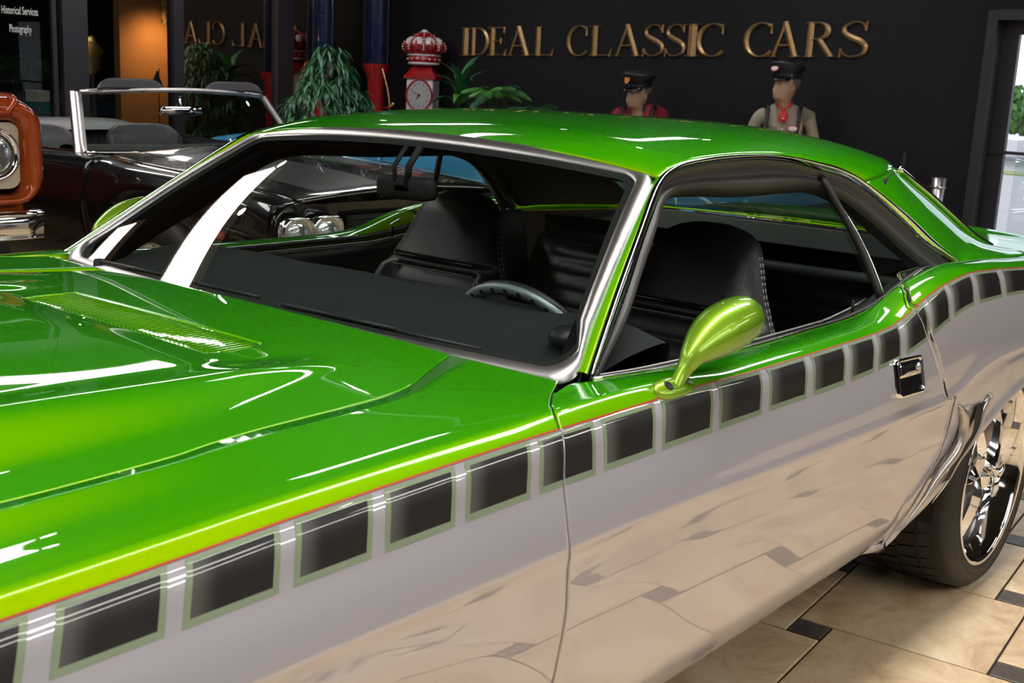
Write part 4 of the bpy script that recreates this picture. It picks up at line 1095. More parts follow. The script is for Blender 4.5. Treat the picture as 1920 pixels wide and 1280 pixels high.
# ================================================================== GLASS PARTITION with office behind
PANE_CLEAR = glassy('clear_office_pane', (.70, .72, .72), .15)
PANE_DARK = glassy('dark_mirror_pane', (.25, .22, .20), 6.0, rcol=(1.0, .86, .74))
gw = empty('glass_partition', (5.5, GY, 0)); tag(gw, 'black framed glass office partition reflecting the gold wall letters', 'partition')
def gx(u, v=100): return at(u, v, y=GY).x
def post(u0, u1, d=.10, mat=None):
    x0, x1 = gx(u0), gx(u1); box('post', ((x0+x1)/2, GY, CEIL/2), (x1-x0, d, CEIL), mat or FRAMEM, gw)
post(113, 160); post(96, 104, .06); post(320, 339); post(515, 545)
for x in (-3.2, -1.6, 0, 1.6, 3.2): box('post', (x, GY, CEIL/2), (.12, .10, CEIL), FRAMEM, gw)
box('rail', (1.0, GY, .05), (14.2, .08, .10), FRAMEM, gw); box('rail', (1.0, GY, 2.6), (14.2, .08, .12), FRAMEM, gw); box('transom', (1.0, GY, 2.95), (14.2, .04, .6), FRAMEM, gw)
edges = [(-6.15, -3.26), (-3.14, -1.66), (-1.54, -.06), (.06, 1.54), (1.66, 3.14), (3.26, gx(96)), (gx(160), gx(320)), (gx(339), gx(515)), (gx(545), 8.1)]
for n_, (x0, x1) in enumerate(edges):
    box('pane', ((x0+x1)/2, GY, 1.32), (x1-x0, .004, 2.44), PANE_DARK if n_ >= 7 else PANE_CLEAR, gw)
def text(name, body, size, loc, M, mat, parent=None, ext=.0, align='CENTER', xs=1):
    c = bpy.data.curves.new(name, 'FONT'); c.body = body; c.size = size; c.extrude = ext; c.align_x = align; c.materials.append(mat)
    o = bpy.data.objects.new(name, c); COL.objects.link(o)
    mw = M.to_4x4(); mw = mw@Matrix.Diagonal((xs, 1, 1, 1)); mw.translation = V(loc)-OFF.get(parent, V())
    if parent: o.parent = parent
    o.matrix_local = mw if parent else mw
    o.location = V(loc)-OFF.get(parent, V())
    bpy.context.view_layer.update()
    me = bpy.data.meshes.new_from_object(o.evaluated_get(bpy.context.evaluated_depsgraph_get())); me.name = name
    o2 = bpy.data.objects.new(name, me); COL.objects.link(o2); o2.parent = parent; o2.matrix_local = o.matrix_local.copy()
    bpy.data.objects.remove(o); return o2
MGY = Matrix(((1, 0, 0), (0, 0, -1), (0, 1, 0)))      # text facing -y (reads towards +x)
WTXT = pbr('white_vinyl_lettering', (.55, .55, .55), .6, emit=None)
for t_, u0, u1, v in (('Historical Services', 3, 71, 27), ('Photography', 18, 59, 61)):
    a, b = at(u0, v, y=GY-.006), at(u1, v, y=GY-.006)
    o = text('lettering', t_, .085, ((a.x+b.x)/2, GY-.006, (a.z+b.z)/2), MGY, WTXT, gw, xs=1)
    bpy.context.view_layer.update(); o.scale.x = (b.x-a.x)/max(.01, o.dimensions.x)*1.0
# office: warm lamp on a wall, poster, little chequered flag, dark plants
OW = pbr('office_wall_paint', (.42, .22, .10), .85)
OD = pbr('office_dark_wall', (.03, .022, .018), .8)
xo0, xo1 = at(225, 100, y=8.4).x, at(325, 100, y=8.4).x
st(box('wall_office', (xo0+.75, 8.45, 1.5), (1.5, .1, 3.0), OW))
st(box('wall_office_rear', (3.5, 10.4, 1.6), (9, .1, 3.2), OD))
ol = bpy.data.lights.new('office_lamp', 'SPOT'); ol.energy = 34; ol.color = (1, .50, .16); ol.spot_size = 2.2; ol.spot_blend = 1; ol.shadow_soft_size = .06
oo = bpy.data.objects.new('office_lamp', ol); COL.objects.link(oo); lp = at(312, 128, y=8.1); oo.location = (lp.x+.05, 8.0, lp.z+.42)
oo.rotation_euler = (math.radians(48), 0, 0)
PAPER = pbr('orange_lit_paper', (.75, .52, .30), .8); INK = pbr('black_ink', (.01, .01, .01), .8)
a, b = at(302, 0, y=8.39), at(326, 47, y=8.39)
ps = empty('poster', ((a.x+b.x)/2, 8.385, b.z)); tag(ps, 'small paper notice pinned high on the orange office wall', 'poster')
box('paper', ((a.x+b.x)/2, 8.385, (a.z+b.z)/2), (b.x-a.x, .004, a.z-b.z), PAPER, ps)
for t_, v in (('EXC', 18), ('&', 31), ('KEY', 42)):
    q = at(313, v, y=8.38); text('lettering', t_, .075, (q.x, 8.380, q.z-.02), MGY, INK, ps)
fl = empty('checkered_flag', at(298, 172, y=7.9)); tag(fl, 'small green and black chequered flag standing behind the office glass', 'flag')
q0 = at(298, 132, y=7.9); rows = []
FG = pbr('flag_green', (.03, .10, .06), .8)
nn_ = 6; rows = [[V((q0.x-.02-.09*t+ (.17*t)*s, 7.9+.01*math.sin(6*s), q0.z-.19*t)) for s in lin(0, 1, nn_+1)] for t in lin(0.02, 1, nn_+1)]
fm = [(i+j) % 2 for i in range(nn_) for j in range(nn_)]
grid('flag_cloth', rows, [FG, BLACK], fl, fm=fm, smooth=False, solid=.002)
tube('flag_pole', [q0+V((0, 0, .02)), q0+V((.0, .01, -.9))], .005, BLACK, fl, seg=6)
fl2 = lathe('flag_stand', [(0, .02), (.05, .015), (.06, 0)], (q0.x, 7.91, q0.z-.92), BLACK, fl, seg=16)
dk = empty('office_desk', (at(300, 172, y=7.9).x, 7.95, 0)); tag(dk, 'dark office desk behind the glass, below the chequered flag', 'desk')
box('desk_top', (q0.x-.1, 7.95, q0.z-.935), (1.2, .5, .03), BLACK, dk); 
for sx in (-.55, .55): box('leg', (q0.x-.1+sx, 7.95, (q0.z-.95)/2), (.05, .45, q0.z-.95), BLACK, dk)
bq = at(172, 103, y=7.7)
vs, fs = ellm(bq, (.09, .03, .17), 14)
bl = obj('brass_ornament', [v+V((.02*math.sin(40*v[2]), 0, 0)) for v in vs], fs, pbr('brass', (.75, .45, .15), .3, 1), None); tag(bl, 'gleaming brass ornament in the dark office doorway beside the wide black post', 'ornament')
ol2 = bpy.data.lights.new('ornament_lamp', 'POINT'); ol2.energy = 3; ol2.color = (1, .6, .25); ol2.shadow_soft_size = .004
o2 = bpy.data.objects.new('ornament_lamp', ol2); COL.objects.link(o2); o2.location = bq+V((-.1, -.35, .3))
tube('ornament_stand', [bq+V((0, 0, -.15)), V((bq.x, bq.y, .0))], [.015, .08], BLACK, bl, seg=12)
# seen past the truck's fender: small white and green box on a counter
q = at(72, 212, y=7.5)
bxo = empty('cardboard_carton', q); tag(bxo, 'white and green carton behind the glass beside the orange truck', 'box')
box('carton_body', q+V((0, 0, .05)), (.13, .12, .10), pbr('carton_green', (.02, .12, .08), .7), bxo, rz=.3); box('carton_lid', q+V((0, 0, .14)), (.135, .125, .09), pbr('carton_white', (.45, .42, .36), .7), bxo, rz=.3)
ct = box('counter', (q.x-.2, 7.62, q.z/2), (1.3, .45, q.z-.002), OD); tag(ct, 'dark counter behind the glass at far left holding a carton', 'counter')

# ================================================================== WALL SIGN
GOLD = pbr('antique_gold_leaf', (.42, .27, .13), .38, .75, bump=.4, bscale=120, var=.3, vscale=25)
def ribbon(pts, ws, dep=.016):
    """raised stroke with a bevelled ridge; pts in letter units"""
    P_ = [V((a, b, 0)) for a, b in pts]; rows = []
    for i, p in enumerate(P_):
        t = (P_[min(i+1, len(P_)-1)]-P_[max(i-1, 0)]).normalized(); n = V((-t.y, t.x, 0)); w_ = ws[i]/2
        rows.append([p+n*w_, p+n*w_+V((0, 0, dep*.5)), p+V((0, 0, dep)), p-n*w_+V((0, 0, dep*.5)), p-n*w_])
    vs, fs = gridmesh(rows); fs += [(4, 3, 2, 1, 0)]; k = (len(rows)-1)*5; fs += [tuple(range(k, k+5))]
    return vs, fs
def seg_(a, b, w0, w1=None): return ribbon([a, b], [w0, w1 or w0])
def arc(cx_, cy_, rx, ry, a0, a1, wmin, wmax, n=22, ph=0):
    pts, ws = [], []
    for k in range(n+1):
        a = math.radians(a0+(a1-a0)*k/n); pts.append((cx_+rx*math.cos(a), cy_+ry*math.sin(a))); ws.append(wmin+(wmax-wmin)*abs(math.cos(a+ph))**1.2)
    return ribbon(pts, ws)
ST, TH = .16, .07
def serif(x, y, w_=.30, h=.045): return seg_((x-w_/2, y), (x+w_/2, y), h)
def letter(c):
    P_ = []
    if c == 'I': P_ = [seg_((.15, 0), (.15, 1), ST), serif(.15, .022), serif(.15, .978)]; w_ = .30
    elif c == 'L': P_ = [seg_((.15, 0), (.15, 1), ST), serif(.15, .978), seg_((0, .03), (.60, .03), .06), seg_((.60, .0), (.66, .25), .08, .03)]; w_ = .66
    elif c == 'E': P_ = [seg_((.15, 0), (.15, 1), ST), seg_((0, .03), (.58, .03), .06), seg_((0, .97), (.56, .97), .06), seg_((.15, .52), (.44, .52), TH), seg_((.58, 0), (.63, .24), .08, .03), seg_((.55, 1), (.56, .78), .07, .03), seg_((.44, .62), (.44, .42), .05)]; w_ = .63
    elif c == 'A': P_ = [seg_((.12, 0), (.40, 1), TH), seg_((.38, 1.02), (.70, 0), .15), seg_((.2, .34), (.58, .34), TH), serif(.12, .022, .24), serif(.70, .022, .28)]; w_ = .84
    elif c == 'D': P_ = [seg_((.15, 0), (.15, 1), ST), arc(.30, .5, .44, .475, -90, 90, .05, .15), seg_((0, .03), (.32, .03), .055), seg_((0, .97), (.32, .97), .055)]; w_ = .80
    elif c == 'C': P_ = [arc(.46, .5, .42, .49, 52, 318, .055, .15), seg_((.74, .98), (.74, .68), .04, .07), seg_((.78, .13), (.72, .20), .06, .02)]; w_ = .82
    elif c == 'R': P_ = [seg_((.15, 0), (.15, 1), ST), arc(.30, .745, .27, .232, -90, 90, .05, .14), seg_((0, .97), (.32, .97), .055), seg_((.15, .51), (.34, .51), .05), serif(.15, .022), seg_((.36, .52), (.68, .02), .14), serif(.72, .022, .2)]; w_ = .80
    elif c == 'S':
        pts = cr([(.56, .80, 0), (.46, .95, 0), (.28, .975, 0), (.10, .86, 0), (.10, .69, 0), (.26, .56, 0), (.46, .45, 0), (.58, .30, 0), (.54, .11, 0), (.34, .02, 0), (.16, .05, 0), (.04, .20, 0)], 4)
        n = len(pts); P_ = [ribbon([(p.x, p.y) for p in pts], [.05+.10*math.exp(-((i/(n-1)-.5)/.22)**2) for i in range(n)]), seg_((.57, 1.0), (.56, .74), .05, .06), seg_((.03, .0), (.04, .26), .05, .06)]; w_ = .62
    return join(*P_), w_
sign = empty('wall_sign', at(1240, 80, x=WX)); tag(sign, 'raised gold serif lettering IDEAL CLASSIC CARS across the charcoal wall', 'sign')
W_ORDS = [[('I', 863, 884), ('D', 882, 917), ('E', 916, 950), ('A', 950, 997), ('L', 1001, 1038)],
          [('C', 1064, 1103), ('L', 1106, 1147), ('A', 1150, 1203), ('S', 1205, 1244), ('S', 1246, 1284), ('I', 1283, 1312), ('C', 1306, 1358)],
          [('C', 1395, 1449), ('A', 1441, 1501), ('R', 1506, 1567), ('S', 1572, 1625)]]
def edgev(u): # baseline and cap rows in the photo
    k = (u-865)/(1600-865); return 104.5+3.5*k, 52.3-12.3*k
for wd_ in W_ORDS:
    for c, u0, u1 in wd_:
        bl_, tp = edgev((u0+u1)/2)
        a, b = at(u0, bl_, x=WX), at(u1, bl_, x=WX); tz_ = at((u0+u1)/2, tp, x=WX).z
        (vs, fs), w_ = letter(c); sx = (a.y-b.y)/w_; sz = tz_-a.z*.5-b.z*.5
        vv = []
        for v in vs:
            f = v[0]/w_; zb_ = a.z+(b.z-a.z)*f
            vv.append(V((WX-.002-v[2]*1.6, a.y-v[0]*sx, zb_+v[1]*sz)))
        obj('letter', vv, fs, GOLD, sign, smooth=False)

# ================================================================== PUMPS, PLANTS, MANNEQUINS
PRED = pbr('pump_red_enamel', (.30, .006, .012), .3, coat=.6); PWHITE = pbr('white_enamel', (.66, .62, .64), .35, coat=.4)
BRASS = pbr('polished_brass', (.6, .38, .2), .25, 1)
pc = at(773, 178, x=7.68); PCX, PCY = 7.84, at(771, 178, x=7.68).y
pump = empty('clock_face_gas_pump', (PCX, PCY, 0)); tag(pump, 'red and white clock face gas pump topped by a crown globe', 'gas pump')
zr0, zr1 = at(770, 147, x=7.68).z, at(786, 118, x=7.8).z
hwp = (at(746, 178, x=7.68).y-at(795, 178, x=7.68).y)/2*.74
box('cabinet', (PCX, PCY, zr0/2), (.30, hwp*2, zr0), PWHITE, pump, bevel=.012)
box('plinth', (PCX, PCY, .06), (.40, hwp*2+.1, .12), PRED, pump, bevel=.01)
vs = [V((PCX+sx*(.17), PCY+sy*(hwp+.025), zr0)) for sx, sy in ((-1, -1), (1, -1), (1, 1), (-1, 1))]+[V((PCX+sx*(.17), PCY+sy*(hwp+.025), zr0+.02)) for sx, sy in ((-1, -1), (1, -1), (1, 1), (-1, 1))]+[V((PCX+sx*.05, PCY+sy*.06, zr1)) for sx, sy in ((-1, -1), (1, -1), (1, 1), (-1, 1))]
obj('roof', vs, [(0, 1, 5, 4), (1, 2, 6, 5), (2, 3, 7, 6), (3, 0, 4, 7), (4, 5, 9, 8), (5, 6, 10, 9), (6, 7, 11, 10), (7, 4, 8, 11), (8, 9, 10, 11), (3, 2, 1, 0)], PRED, pump, smooth=False)
fx = PCX-.152; fc = V((fx, PCY, pc.z)); FR = .125
oc = []
for k in range(64):
    a = 2*pi*k/64; r = FR*(1.14-.07*math.cos(4*a)*1.0 if False else 1.13+.05*abs(math.sin(2*a))**2*-1+.03); oc.append((r*math.cos(a)*.92, r*math.sin(a)*1.12))
dl = grid('dial_frame', [[fc+V((-d, y*k, z*k)) for y, z in oc] for k, d in ((1.0, -.004), (1.0, .012), (.93, .016), (.86, .006))], PRED, pump, cv=True)
vs = [fc+V((-.004, 0, 0))]+[fc+V((-.004, y*.88, z*.88)) for y, z in oc]
obj('dial_face', vs, [(0, 1+k, 1+(k+1) % 64) for k in range(64)], pbr('dial_paper', (.34, .33, .35), .5), dl, smooth=False)
for k in range(12):
    a = 2*pi*k/12; p = fc+V((-.006, .088*math.sin(a), .108*math.cos(a))); box('dial_mark', p, (.002, .006, .016), INK, dl, M=Matrix.Rotation(-a, 3, 'X'))
for a, l in ((1.15, .085), (2.5, .055)): box('dial_hand', fc+V((-.008, l/2*math.sin(a), l/2*math.cos(a))), (.002, .006, l), INK, dl, M=Matrix.Rotation(-a, 3, 'X'))
lathe('dial_hub', [(0, .012), (.012, .010), (.012, 0)], (0, 0, 0), INK, dl) if False else box('dial_hub', fc+V((-.009, 0, 0)), (.006, .02, .02), INK, dl, bevel=.004)
lathe('neck', [(.07, zr1-.004), (.075, zr1+.01), (.06, zr1+.03)], (PCX, PCY, 0), pbr('neck_metal', (.4, .3, .22), .35, .9), pump, seg=24)
# crown
zc0 = at(787, 122, x=PCX).z; zc1 = at(787, 57, x=PCX).z; Hc = zc1-zc0; RC = .178
cz = lambda f: zc0+Hc*f
glb = lathe('crown_globe', [(.10, cz(0)), (.145, cz(.01)), (.155, cz(.05)), (.15, cz(.08))], (PCX, PCY, 0), PWHITE, pump, seg=40)
lathe('crown_band', [(.15, cz(.08)), (.157, cz(.10)), (.157, cz(.24)), (.150, cz(.26))], (PCX, PCY, 0), PRED, glb, seg=40)
lathe('band_edge', [(.150, cz(.26)), (.163, cz(.27)), (.163, cz(.30)), (.15, cz(.31))], (PCX, PCY, 0), PWHITE, glb, seg=40)
lathe('crown_body', [(.15, cz(.31)), (.172, cz(.42)), (.180, cz(.52)), (.170, cz(.64)), (.13, cz(.78)), (.06, cz(.90)), (.0, cz(.95))], (PCX, PCY, 0), PRED, glb, seg=48)
for k in range(8):
    a = 2*pi*k/8+pi/8+.2; er = V((math.cos(a), math.sin(a), 0))
    vs, fs = ellm(V((PCX, PCY, cz(.60)))+er*.128, (.064, .064, Hc*.21), 16); obj('crown_lobe', vs, fs, PWHITE, glb)
    # fleur de lis on each lobe
    et = V((-er.y, er.x, 0)); c0 = V((PCX, PCY, cz(.56)))+er*.192
    def pet(pts, w_): 
        q = cr([(x, y, 0) for x, y in pts], 3); n = len(q); v_, f_ = ribbon([(p.x, p.y) for p in q], [w_*math.sin(pi*(.12+.8*i/(n-1))) for i in range(n)], .012)
        return [c0+et*v.x+V((0, 0, 1))*v.y+er*(v.z-7*v.x*v.x-6*v.y*v.y) for v in v_], f_
    vs, fs = join(pet([(0, -.055), (0, 0), (0, .05)], .032), pet([(0, -.04), (.026, .005), (.042, -.008), (.040, -.03)], .02), pet([(0, -.04), (-.026, .005), (-.042, -.008), (-.040, -.03)], .02), pet([(-.026, -.035), (0, -.03), (.026, -.035)], .016))
    obj('fleur_emblem', vs, fs, PRED, glb)
    a2 = a+pi/8; e2 = V((math.cos(a2), math.sin(a2), 0)); pts = []
    for q in range(9):
        th = q/8; r = [.168, .186, .192, .188, .176, .150, .116, .075, .03][q]; pts.append(V((PCX, PCY, cz(.36+.56*th)))+e2*r)
    tube('crown_arch', pts, .016, PRED, glb, seg=8)
    for q in range(1, 9):
        vs, fs = ellm(pts[q]+e2*.016+V((0, 0, .004)), (.0085,)*3, 8); obj('bead', vs, fs, PWHITE, glb)
    for q in range(2):
        a3 = a+q*pi/8; vs, fs = ellm(V((PCX+.158*math.cos(a3), PCY+.158*math.sin(a3), cz(.17))), (.0085,)*3, 8); obj('bead', vs, fs, PWHITE, glb)
vs, fs = ellm((PCX, PCY, cz(.96)), (.035, .035, .022), 12); obj('crown_finial', vs, fs, PWHITE, glb)
pump.rotation_euler.z = math.radians(31)
# visible gas pumps: blue glass cylinders on red columns
def vispump(uc, lab, wpx, zpx, X):
    X = at(uc, 60, y=X).x if X < 7.1 else X
    c = at(uc, 60, x=X); y = c.y; R_ = wpx/2/F_PX*(c-CAM).length; zb_ = at(uc, zpx, x=X).z
    e = empty('visible_gas_pump', (X, y, 0)); tag(e, lab, 'gas pump', 'tall glass cylinder gas pumps by the partition corner')
    lathe('column', [(.17, 0), (.17, .08), (.10, .12), (.085, .3), (.085, zb_-.16), (.10, zb_-.10), (.13, zb_-.05), (.135, zb_-.02), (.14, zb_-.005), (.14, zb_)], (X, y, 0), PRED, e, seg=28)
    lathe('glass_cylinder', [(R_, zb_), (R_, zb_+1.25)], (X, y, 0), BLUEG, e, seg=32, wob=lambda a, h: 1+.012*math.sin(a*9+h*40)+.010*math.sin(a*5+h*90))
    lathe('top_cap', [(R_+.01, zb_+1.25), (R_+.03, zb_+1.28), (R_, zb_+1.33), (0, zb_+1.36)], (X, y, 0), PRED, e, seg=28)
    for s in (-1, 1): tube('guard_rod', [V((X-.02, y+s*(R_+.035), zb_)), V((X-.02, y+s*(R_+.035), zb_+1.27))], .006, pbr('rod_steel', (.2, .2, .22), .3, .9), e, seg=6)
    return e, X, y, zb_
BLUEG = pbr('blue_fuel_glass', (.006, .012, .05), .18, .35, coat=1, coatrough=.05, bump=1.0, bscale=22)
e, X, y, zb_ = vispump(707, 'visible gas pump with blue glass cylinder on a red column left of the crown pump', 50, 120, 7.72)
hs = tube('hose', cr([V((X-.06, y-.14, zb_-.02)), V((X-.06, y-.22, zb_-.22)), V((X-.06, y-.26, zb_-.42)), V((X-.06, y-.26, zb_-.75))], 6), .010, BRASS, e, seg=8)
tube('nozzle', [V((X-.08, y-.20, zb_-.42)), V((X-.08, y-.30, zb_-.40)), V((X-.08, y-.34, zb_-.36))], .013, BRASS, hs, seg=8)
vispump(608, 'visible gas pump with dark blue cylinder half hidden behind the bushy ficus', 38, 140, 6.90)

LEAF = [pbr('leaf_green_a', (.016, .075, .028), .4, var=.4, vscale=9), pbr('leaf_green_b', (.032, .135, .05), .38, var=.4, vscale=9), pbr('leaf_green_c', (.075, .19, .11), .4, var=.3, vscale=9), pbr('leaf_green_d', (.06, .22, .03), .4, var=.3, vscale=9)]
POT = pbr('dark_pot', (.02, .018, .018), .5)
def leafm(base, d, up, L, w_, droop, n=5, fold=.25):
    d = d.normalized(); side_ = d.cross(up).normalized(); p = V(base); rows = []; dr = V(d)
    for k in range(n+1):
        t = k/n; ww = w_*math.sin(pi*(.06+.94*t)**.8)*.5 if k < n else .0005
        nrm = side_.cross(dr).normalized()
        rows.append([p+side_*ww+nrm*ww*fold, p, p-side_*ww+nrm*ww*fold])
        dr = (dr+V((0, 0, -droop/n))).normalized(); p = p+dr*(L/n)
    return gridmesh(rows)
def plantroot(name, label, loc, h, r=.16):
    e = empty(name, loc); tag(e, label, 'plant')
    lathe('pot', [(r*.7, 0), (r, .30), (r*1.05, .32), (r*.95, .32), (r*.9, .28), (0, .28)], loc, POT, e, seg=24)
    return e
rnd = random.Random(3)
# bushy ficus
fc_ = at(618, 160, x=7.1); FX, FY = 7.05, at(618, 160, x=7.05).y
FY = 6.30
fcx = at(618, 160, y=FY); FX = fcx.x
fic = plantroot('potted_ficus', 'bushy ficus with dense drooping narrow leaves in front of the glass partition', (FX, FY, 0), 1.6)
tube('trunk', [V((FX, FY, .25)), V((FX+.02, FY, .8)), V((FX, FY+.02, 1.45))], [.03, .022, .012], pbr('bark', (.05, .035, .02), .8), fic, seg=8)
groups = {0: ([], []), 1: ([], []), 2: ([], [])}
ztop = at(600, 78, y=FY).z
for k in range(400):
    t = rnd.random()**.8; z = ztop-.04-t*1.0; rr_ = (.10+.34*min(1, t*2.0))*(.55+.45*rnd.random())
    a = rnd.random()*2*pi; c = V((FX+rr_*math.cos(a)*1.1, FY+rr_*math.sin(a)*.6, z-.08*rr_))
    for q in range(rnd.randint(5, 9)):
        a2 = a+rnd.uniform(-1.3, 1.3); d = V((math.cos(a2)*.8, math.sin(a2)*.8, rnd.uniform(-.5, .35)))
        g = groups[rnd.choice((0, 1, 1, 2))]; v_, f_ = leafm(c+V((rnd.uniform(-.03, .03),)*3), d, V((0, 0, 1)), rnd.uniform(.10, .17), rnd.uniform(.018, .028), rnd.uniform(1.0, 2.4), 4); n = len(g[0]); g[0].extend(v_); g[1].extend(tuple(i+n for i in f) for f in f_)
for k, g in groups.items():
    o = obj('foliage', g[0], g[1], LEAF[k], fic); o['kind'] = 'stuff'
# broad-leaved plant beside the crown pump
BX_, BY_ = 7.55, at(865, 150, x=7.55).y
bp_ = plantroot('broadleaf_plant', 'broad glossy leaved plant just right of the crown topped gas pump', (BX_, BY_, 0), 1.3)
z0 = at(865, 190, x=BX_).z
tube('stem', [V((BX_, BY_, .28)), V((BX_, BY_, z0+.05))], [.02, .01], LEAF[0], bp_, seg=8)
for k in range(44):
    a = k*2.4; el = 1.30-.036*k+rnd.uniform(-.2, .2); L = rnd.uniform(.30, .42); el = max(-.35, el)
    d = V((math.cos(a)*math.cos(el), math.sin(a)*math.cos(el), math.sin(el)+.25))
    vs, fs = leafm(V((BX_, BY_, z0+.12-.012*k)), d, V((0, 0, 1)), L, rnd.uniform(.075, .105), rnd.uniform(1.4, 2.3), 8, .3); obj('leaf', vs, fs, LEAF[rnd.choice((0, 1, 3, 1))], bp_)
def fern(name, label, u, v, X, n, L, mats):
    c = at(u, v, x=X); e = plantroot(name, label, (X, c.y, 0), 1, .13)
    tube('stem', [V((X, c.y, .28)), V((X, c.y, c.z-.1))], .012, LEAF[0], e, seg=6)
    for k in range(n):
        a = k*2.4+.5; el = rnd.uniform(.3, 1.0); d = V((math.cos(a)*math.cos(el), math.sin(a)*math.cos(el), math.sin(el))); p = V((X, c.y, c.z-.1)); dr = d.normalized(); vs, fs = [], []
        ln = L*rnd.uniform(.8, 1.15)
        for q in range(14):
            for s in (-1, 1):
                sd_ = dr.cross(V((0, 0, 1))).normalized()*s
                v_, f_ = leafm(p, sd_*.9+dr*.55, V((0, 0, 1)), ln*.38*math.sin(pi*(q+2)/17), .013, .8, 3); m_ = len(vs); vs += v_; fs += [tuple(i+m_ for i in f) for f in f_]
            dr = (dr+V((0, 0, -.11))).normalized(); p = p+dr*(ln/14)
        obj('frond', vs, fs, mats[k % len(mats)], e)
fern('potted_palm', 'bright green feathery palm between the broadleaf plant and the red shirted mannequin', 928, 158, 7.2, 16, .32, [LEAF[3], LEAF[1]])
fern('parlor_palm', 'dark thin leaved palm low against the wall left of the red shirted mannequin', 992, 188, 7.84, 12, .27, [LEAF[0], LEAF[1]])

_c = at(52, 120, y=8.6)
fern('office_plant', 'dim feathery plant inside the office behind the white lettering', 52, 100, _c.x, 16, .42, [LEAF[0]])
# ---- mannequins
SKIN = pbr('mannequin_skin', (.42, .26, .17), .55, var=.08, vscale=20)
def skinmesh(name, J, E_, mat, parent, sub=2):
    me = bpy.data.meshes.new(name); names = list(J); me.from_pydata([tuple(J[n][0]) for n in names], [(names.index(a), names.index(b)) for a, b in E_], []); me.materials.append(mat)
    o = bpy.data.objects.new(name, me); COL.objects.link(o); o.parent = parent
    sk = o.modifiers.new('sk', 'SKIN'); sk.use_smooth_shade = True
    for i, n in enumerate(names):
        r = J[n][1]; me.skin_vertices[0].data[i].radius = r if isinstance(r, tuple) else (r, r)
    me.skin_vertices[0].data[0].use_root = True
    s_ = o.modifiers.new('ss', 'SUBSURF'); s_.levels = s_.render_levels = sub
    return o
def mannequin(name, label, loc, H, rz, shirt, pants, tie, badge, tilt, drop, sink):
    e = empty(name, loc, rz, world=False); tag(e, label, 'mannequin'); k = H/1.80
    def P_(x, y, z):
        return V((x*k, y*k, (z*(1-drop/.96) if z < .96 else z-drop)*k))
    # faces local -x ... front = -x, left/right = y
    body = {'pel': (P_(0, 0, .96), (.11*k, .155*k)), 'wst': (P_(0, 0, 1.10), (.095*k, .135*k)), 'che': (P_(.0, 0, 1.28), (.115*k, .165*k)), 'shl': (P_(.01, 0, 1.42), (.085*k, .13*k)), 'nk': (P_(.0, 0, 1.50), .055*k), 'nk2': (P_(-.008, 0, 1.57), .052*k),
            'sL': (P_(.01, .19, 1.405), .058*k), 'eL': (P_(.03, .27, 1.12), .043*k), 'wL': (P_(-.05, .28, .88), .030*k), 'sR': (P_(.01, -.19, 1.405), .058*k), 'eR': (P_(.03, -.27, 1.12), .043*k), 'wR': (P_(-.05, -.28, .88), .030*k)}
    sh = {n: body[n] for n in ('pel', 'wst', 'che', 'shl', 'nk', 'sL', 'eL', 'wL', 'sR', 'eR', 'wR')}
    skinmesh('shirt', sh, [('pel', 'wst'), ('wst', 'che'), ('che', 'shl'), ('shl', 'nk'), ('shl', 'sL'), ('sL', 'eL'), ('eL', 'wL'), ('shl', 'sR'), ('sR', 'eR'), ('eR', 'wR')], shirt, e)
    lg = {'pel': (P_(0, 0, .97), (.105*k, .15*k)), 'hL': (P_(0, .09, .88), .095*k), 'kL': (P_(-.02, .10, .48), .062*k), 'aL': (P_(.0, .10, .10), .048*k), 'hR': (P_(0, -.09, .88), .095*k), 'kR': (P_(-.02, -.10, .48), .062*k), 'aR': (P_(.0, -.10, .10), .048*k)}
    skinmesh('trousers', lg, [('pel', 'hL'), ('hL', 'kL'), ('kL', 'aL'), ('pel', 'hR'), ('hR', 'kR'), ('kR', 'aR')], pants, e)
    for s in (-1, 1):
        vs, fs = ellm(P_(-.06, s*.10, .045), (.14*k, .048*k, .045*k), 16); obj('shoe', vs, fs, BLACKG, e)
        hand = {'w': (P_(-.05, s*.28, .88), .026*k), 'p': (P_(-.065, s*.285, .81), (.014*k, .036*k))}
        ed = [('w', 'p')]
        for q in range(4):
            y_ = s*.285+(q-1.5)*.019; hand['a%d' % q] = (P_(-.075, y_, .765), .0095*k); hand['b%d' % q] = (P_(-.088, y_, .735-.006*(1 if q in (1, 2) else 0)), .0085*k); hand['c%d' % q] = (P_(-.083, y_, .708-.01*(1 if q in (1, 2) else 0)), .0075*k); ed += [('p', 'a%d' % q), ('a%d' % q, 'b%d' % q), ('b%d' % q, 'c%d' % q)]
        hand['t'] = (P_(-.10, s*.265, .81), .010*k); hand['t2'] = (P_(-.118, s*.262, .775), .009*k); ed += [('w', 't'), ('t', 't2')]
        skinmesh('hand', hand, ed, SKIN, e, 1)
    # neck and head as one surface, tilted
    T = Matrix.Translation(P_(0, 0, 1.56)+V((-sink*.6, 0, -sink)))@Matrix.Rotation(tilt[0], 4, 'Y')@Matrix.Rotation(tilt[1], 4, 'Z')@Matrix.Rotation(tilt[2], 4, 'X')@Matrix.Translation(-P_(0, 0, 1.56))
    rows = []
    prof = [(1.47, .052, .050, .004), (1.52, .050, .049, 0), (1.555, .052, .050, -.004), (1.575, .062, .052, -.022), (1.590, .080, .055, -.030), (1.61, .088, .062, -.024), (1.64, .094, .068, -.016), (1.67, .098, .072, -.008), (1.70, .100, .075, -.002), (1.73, .100, .076, .0), (1.76, .094, .073, .002), (1.785, .076, .060, .002), (1.80, .045, .036, .002), (1.805, .005, .005, 0)]
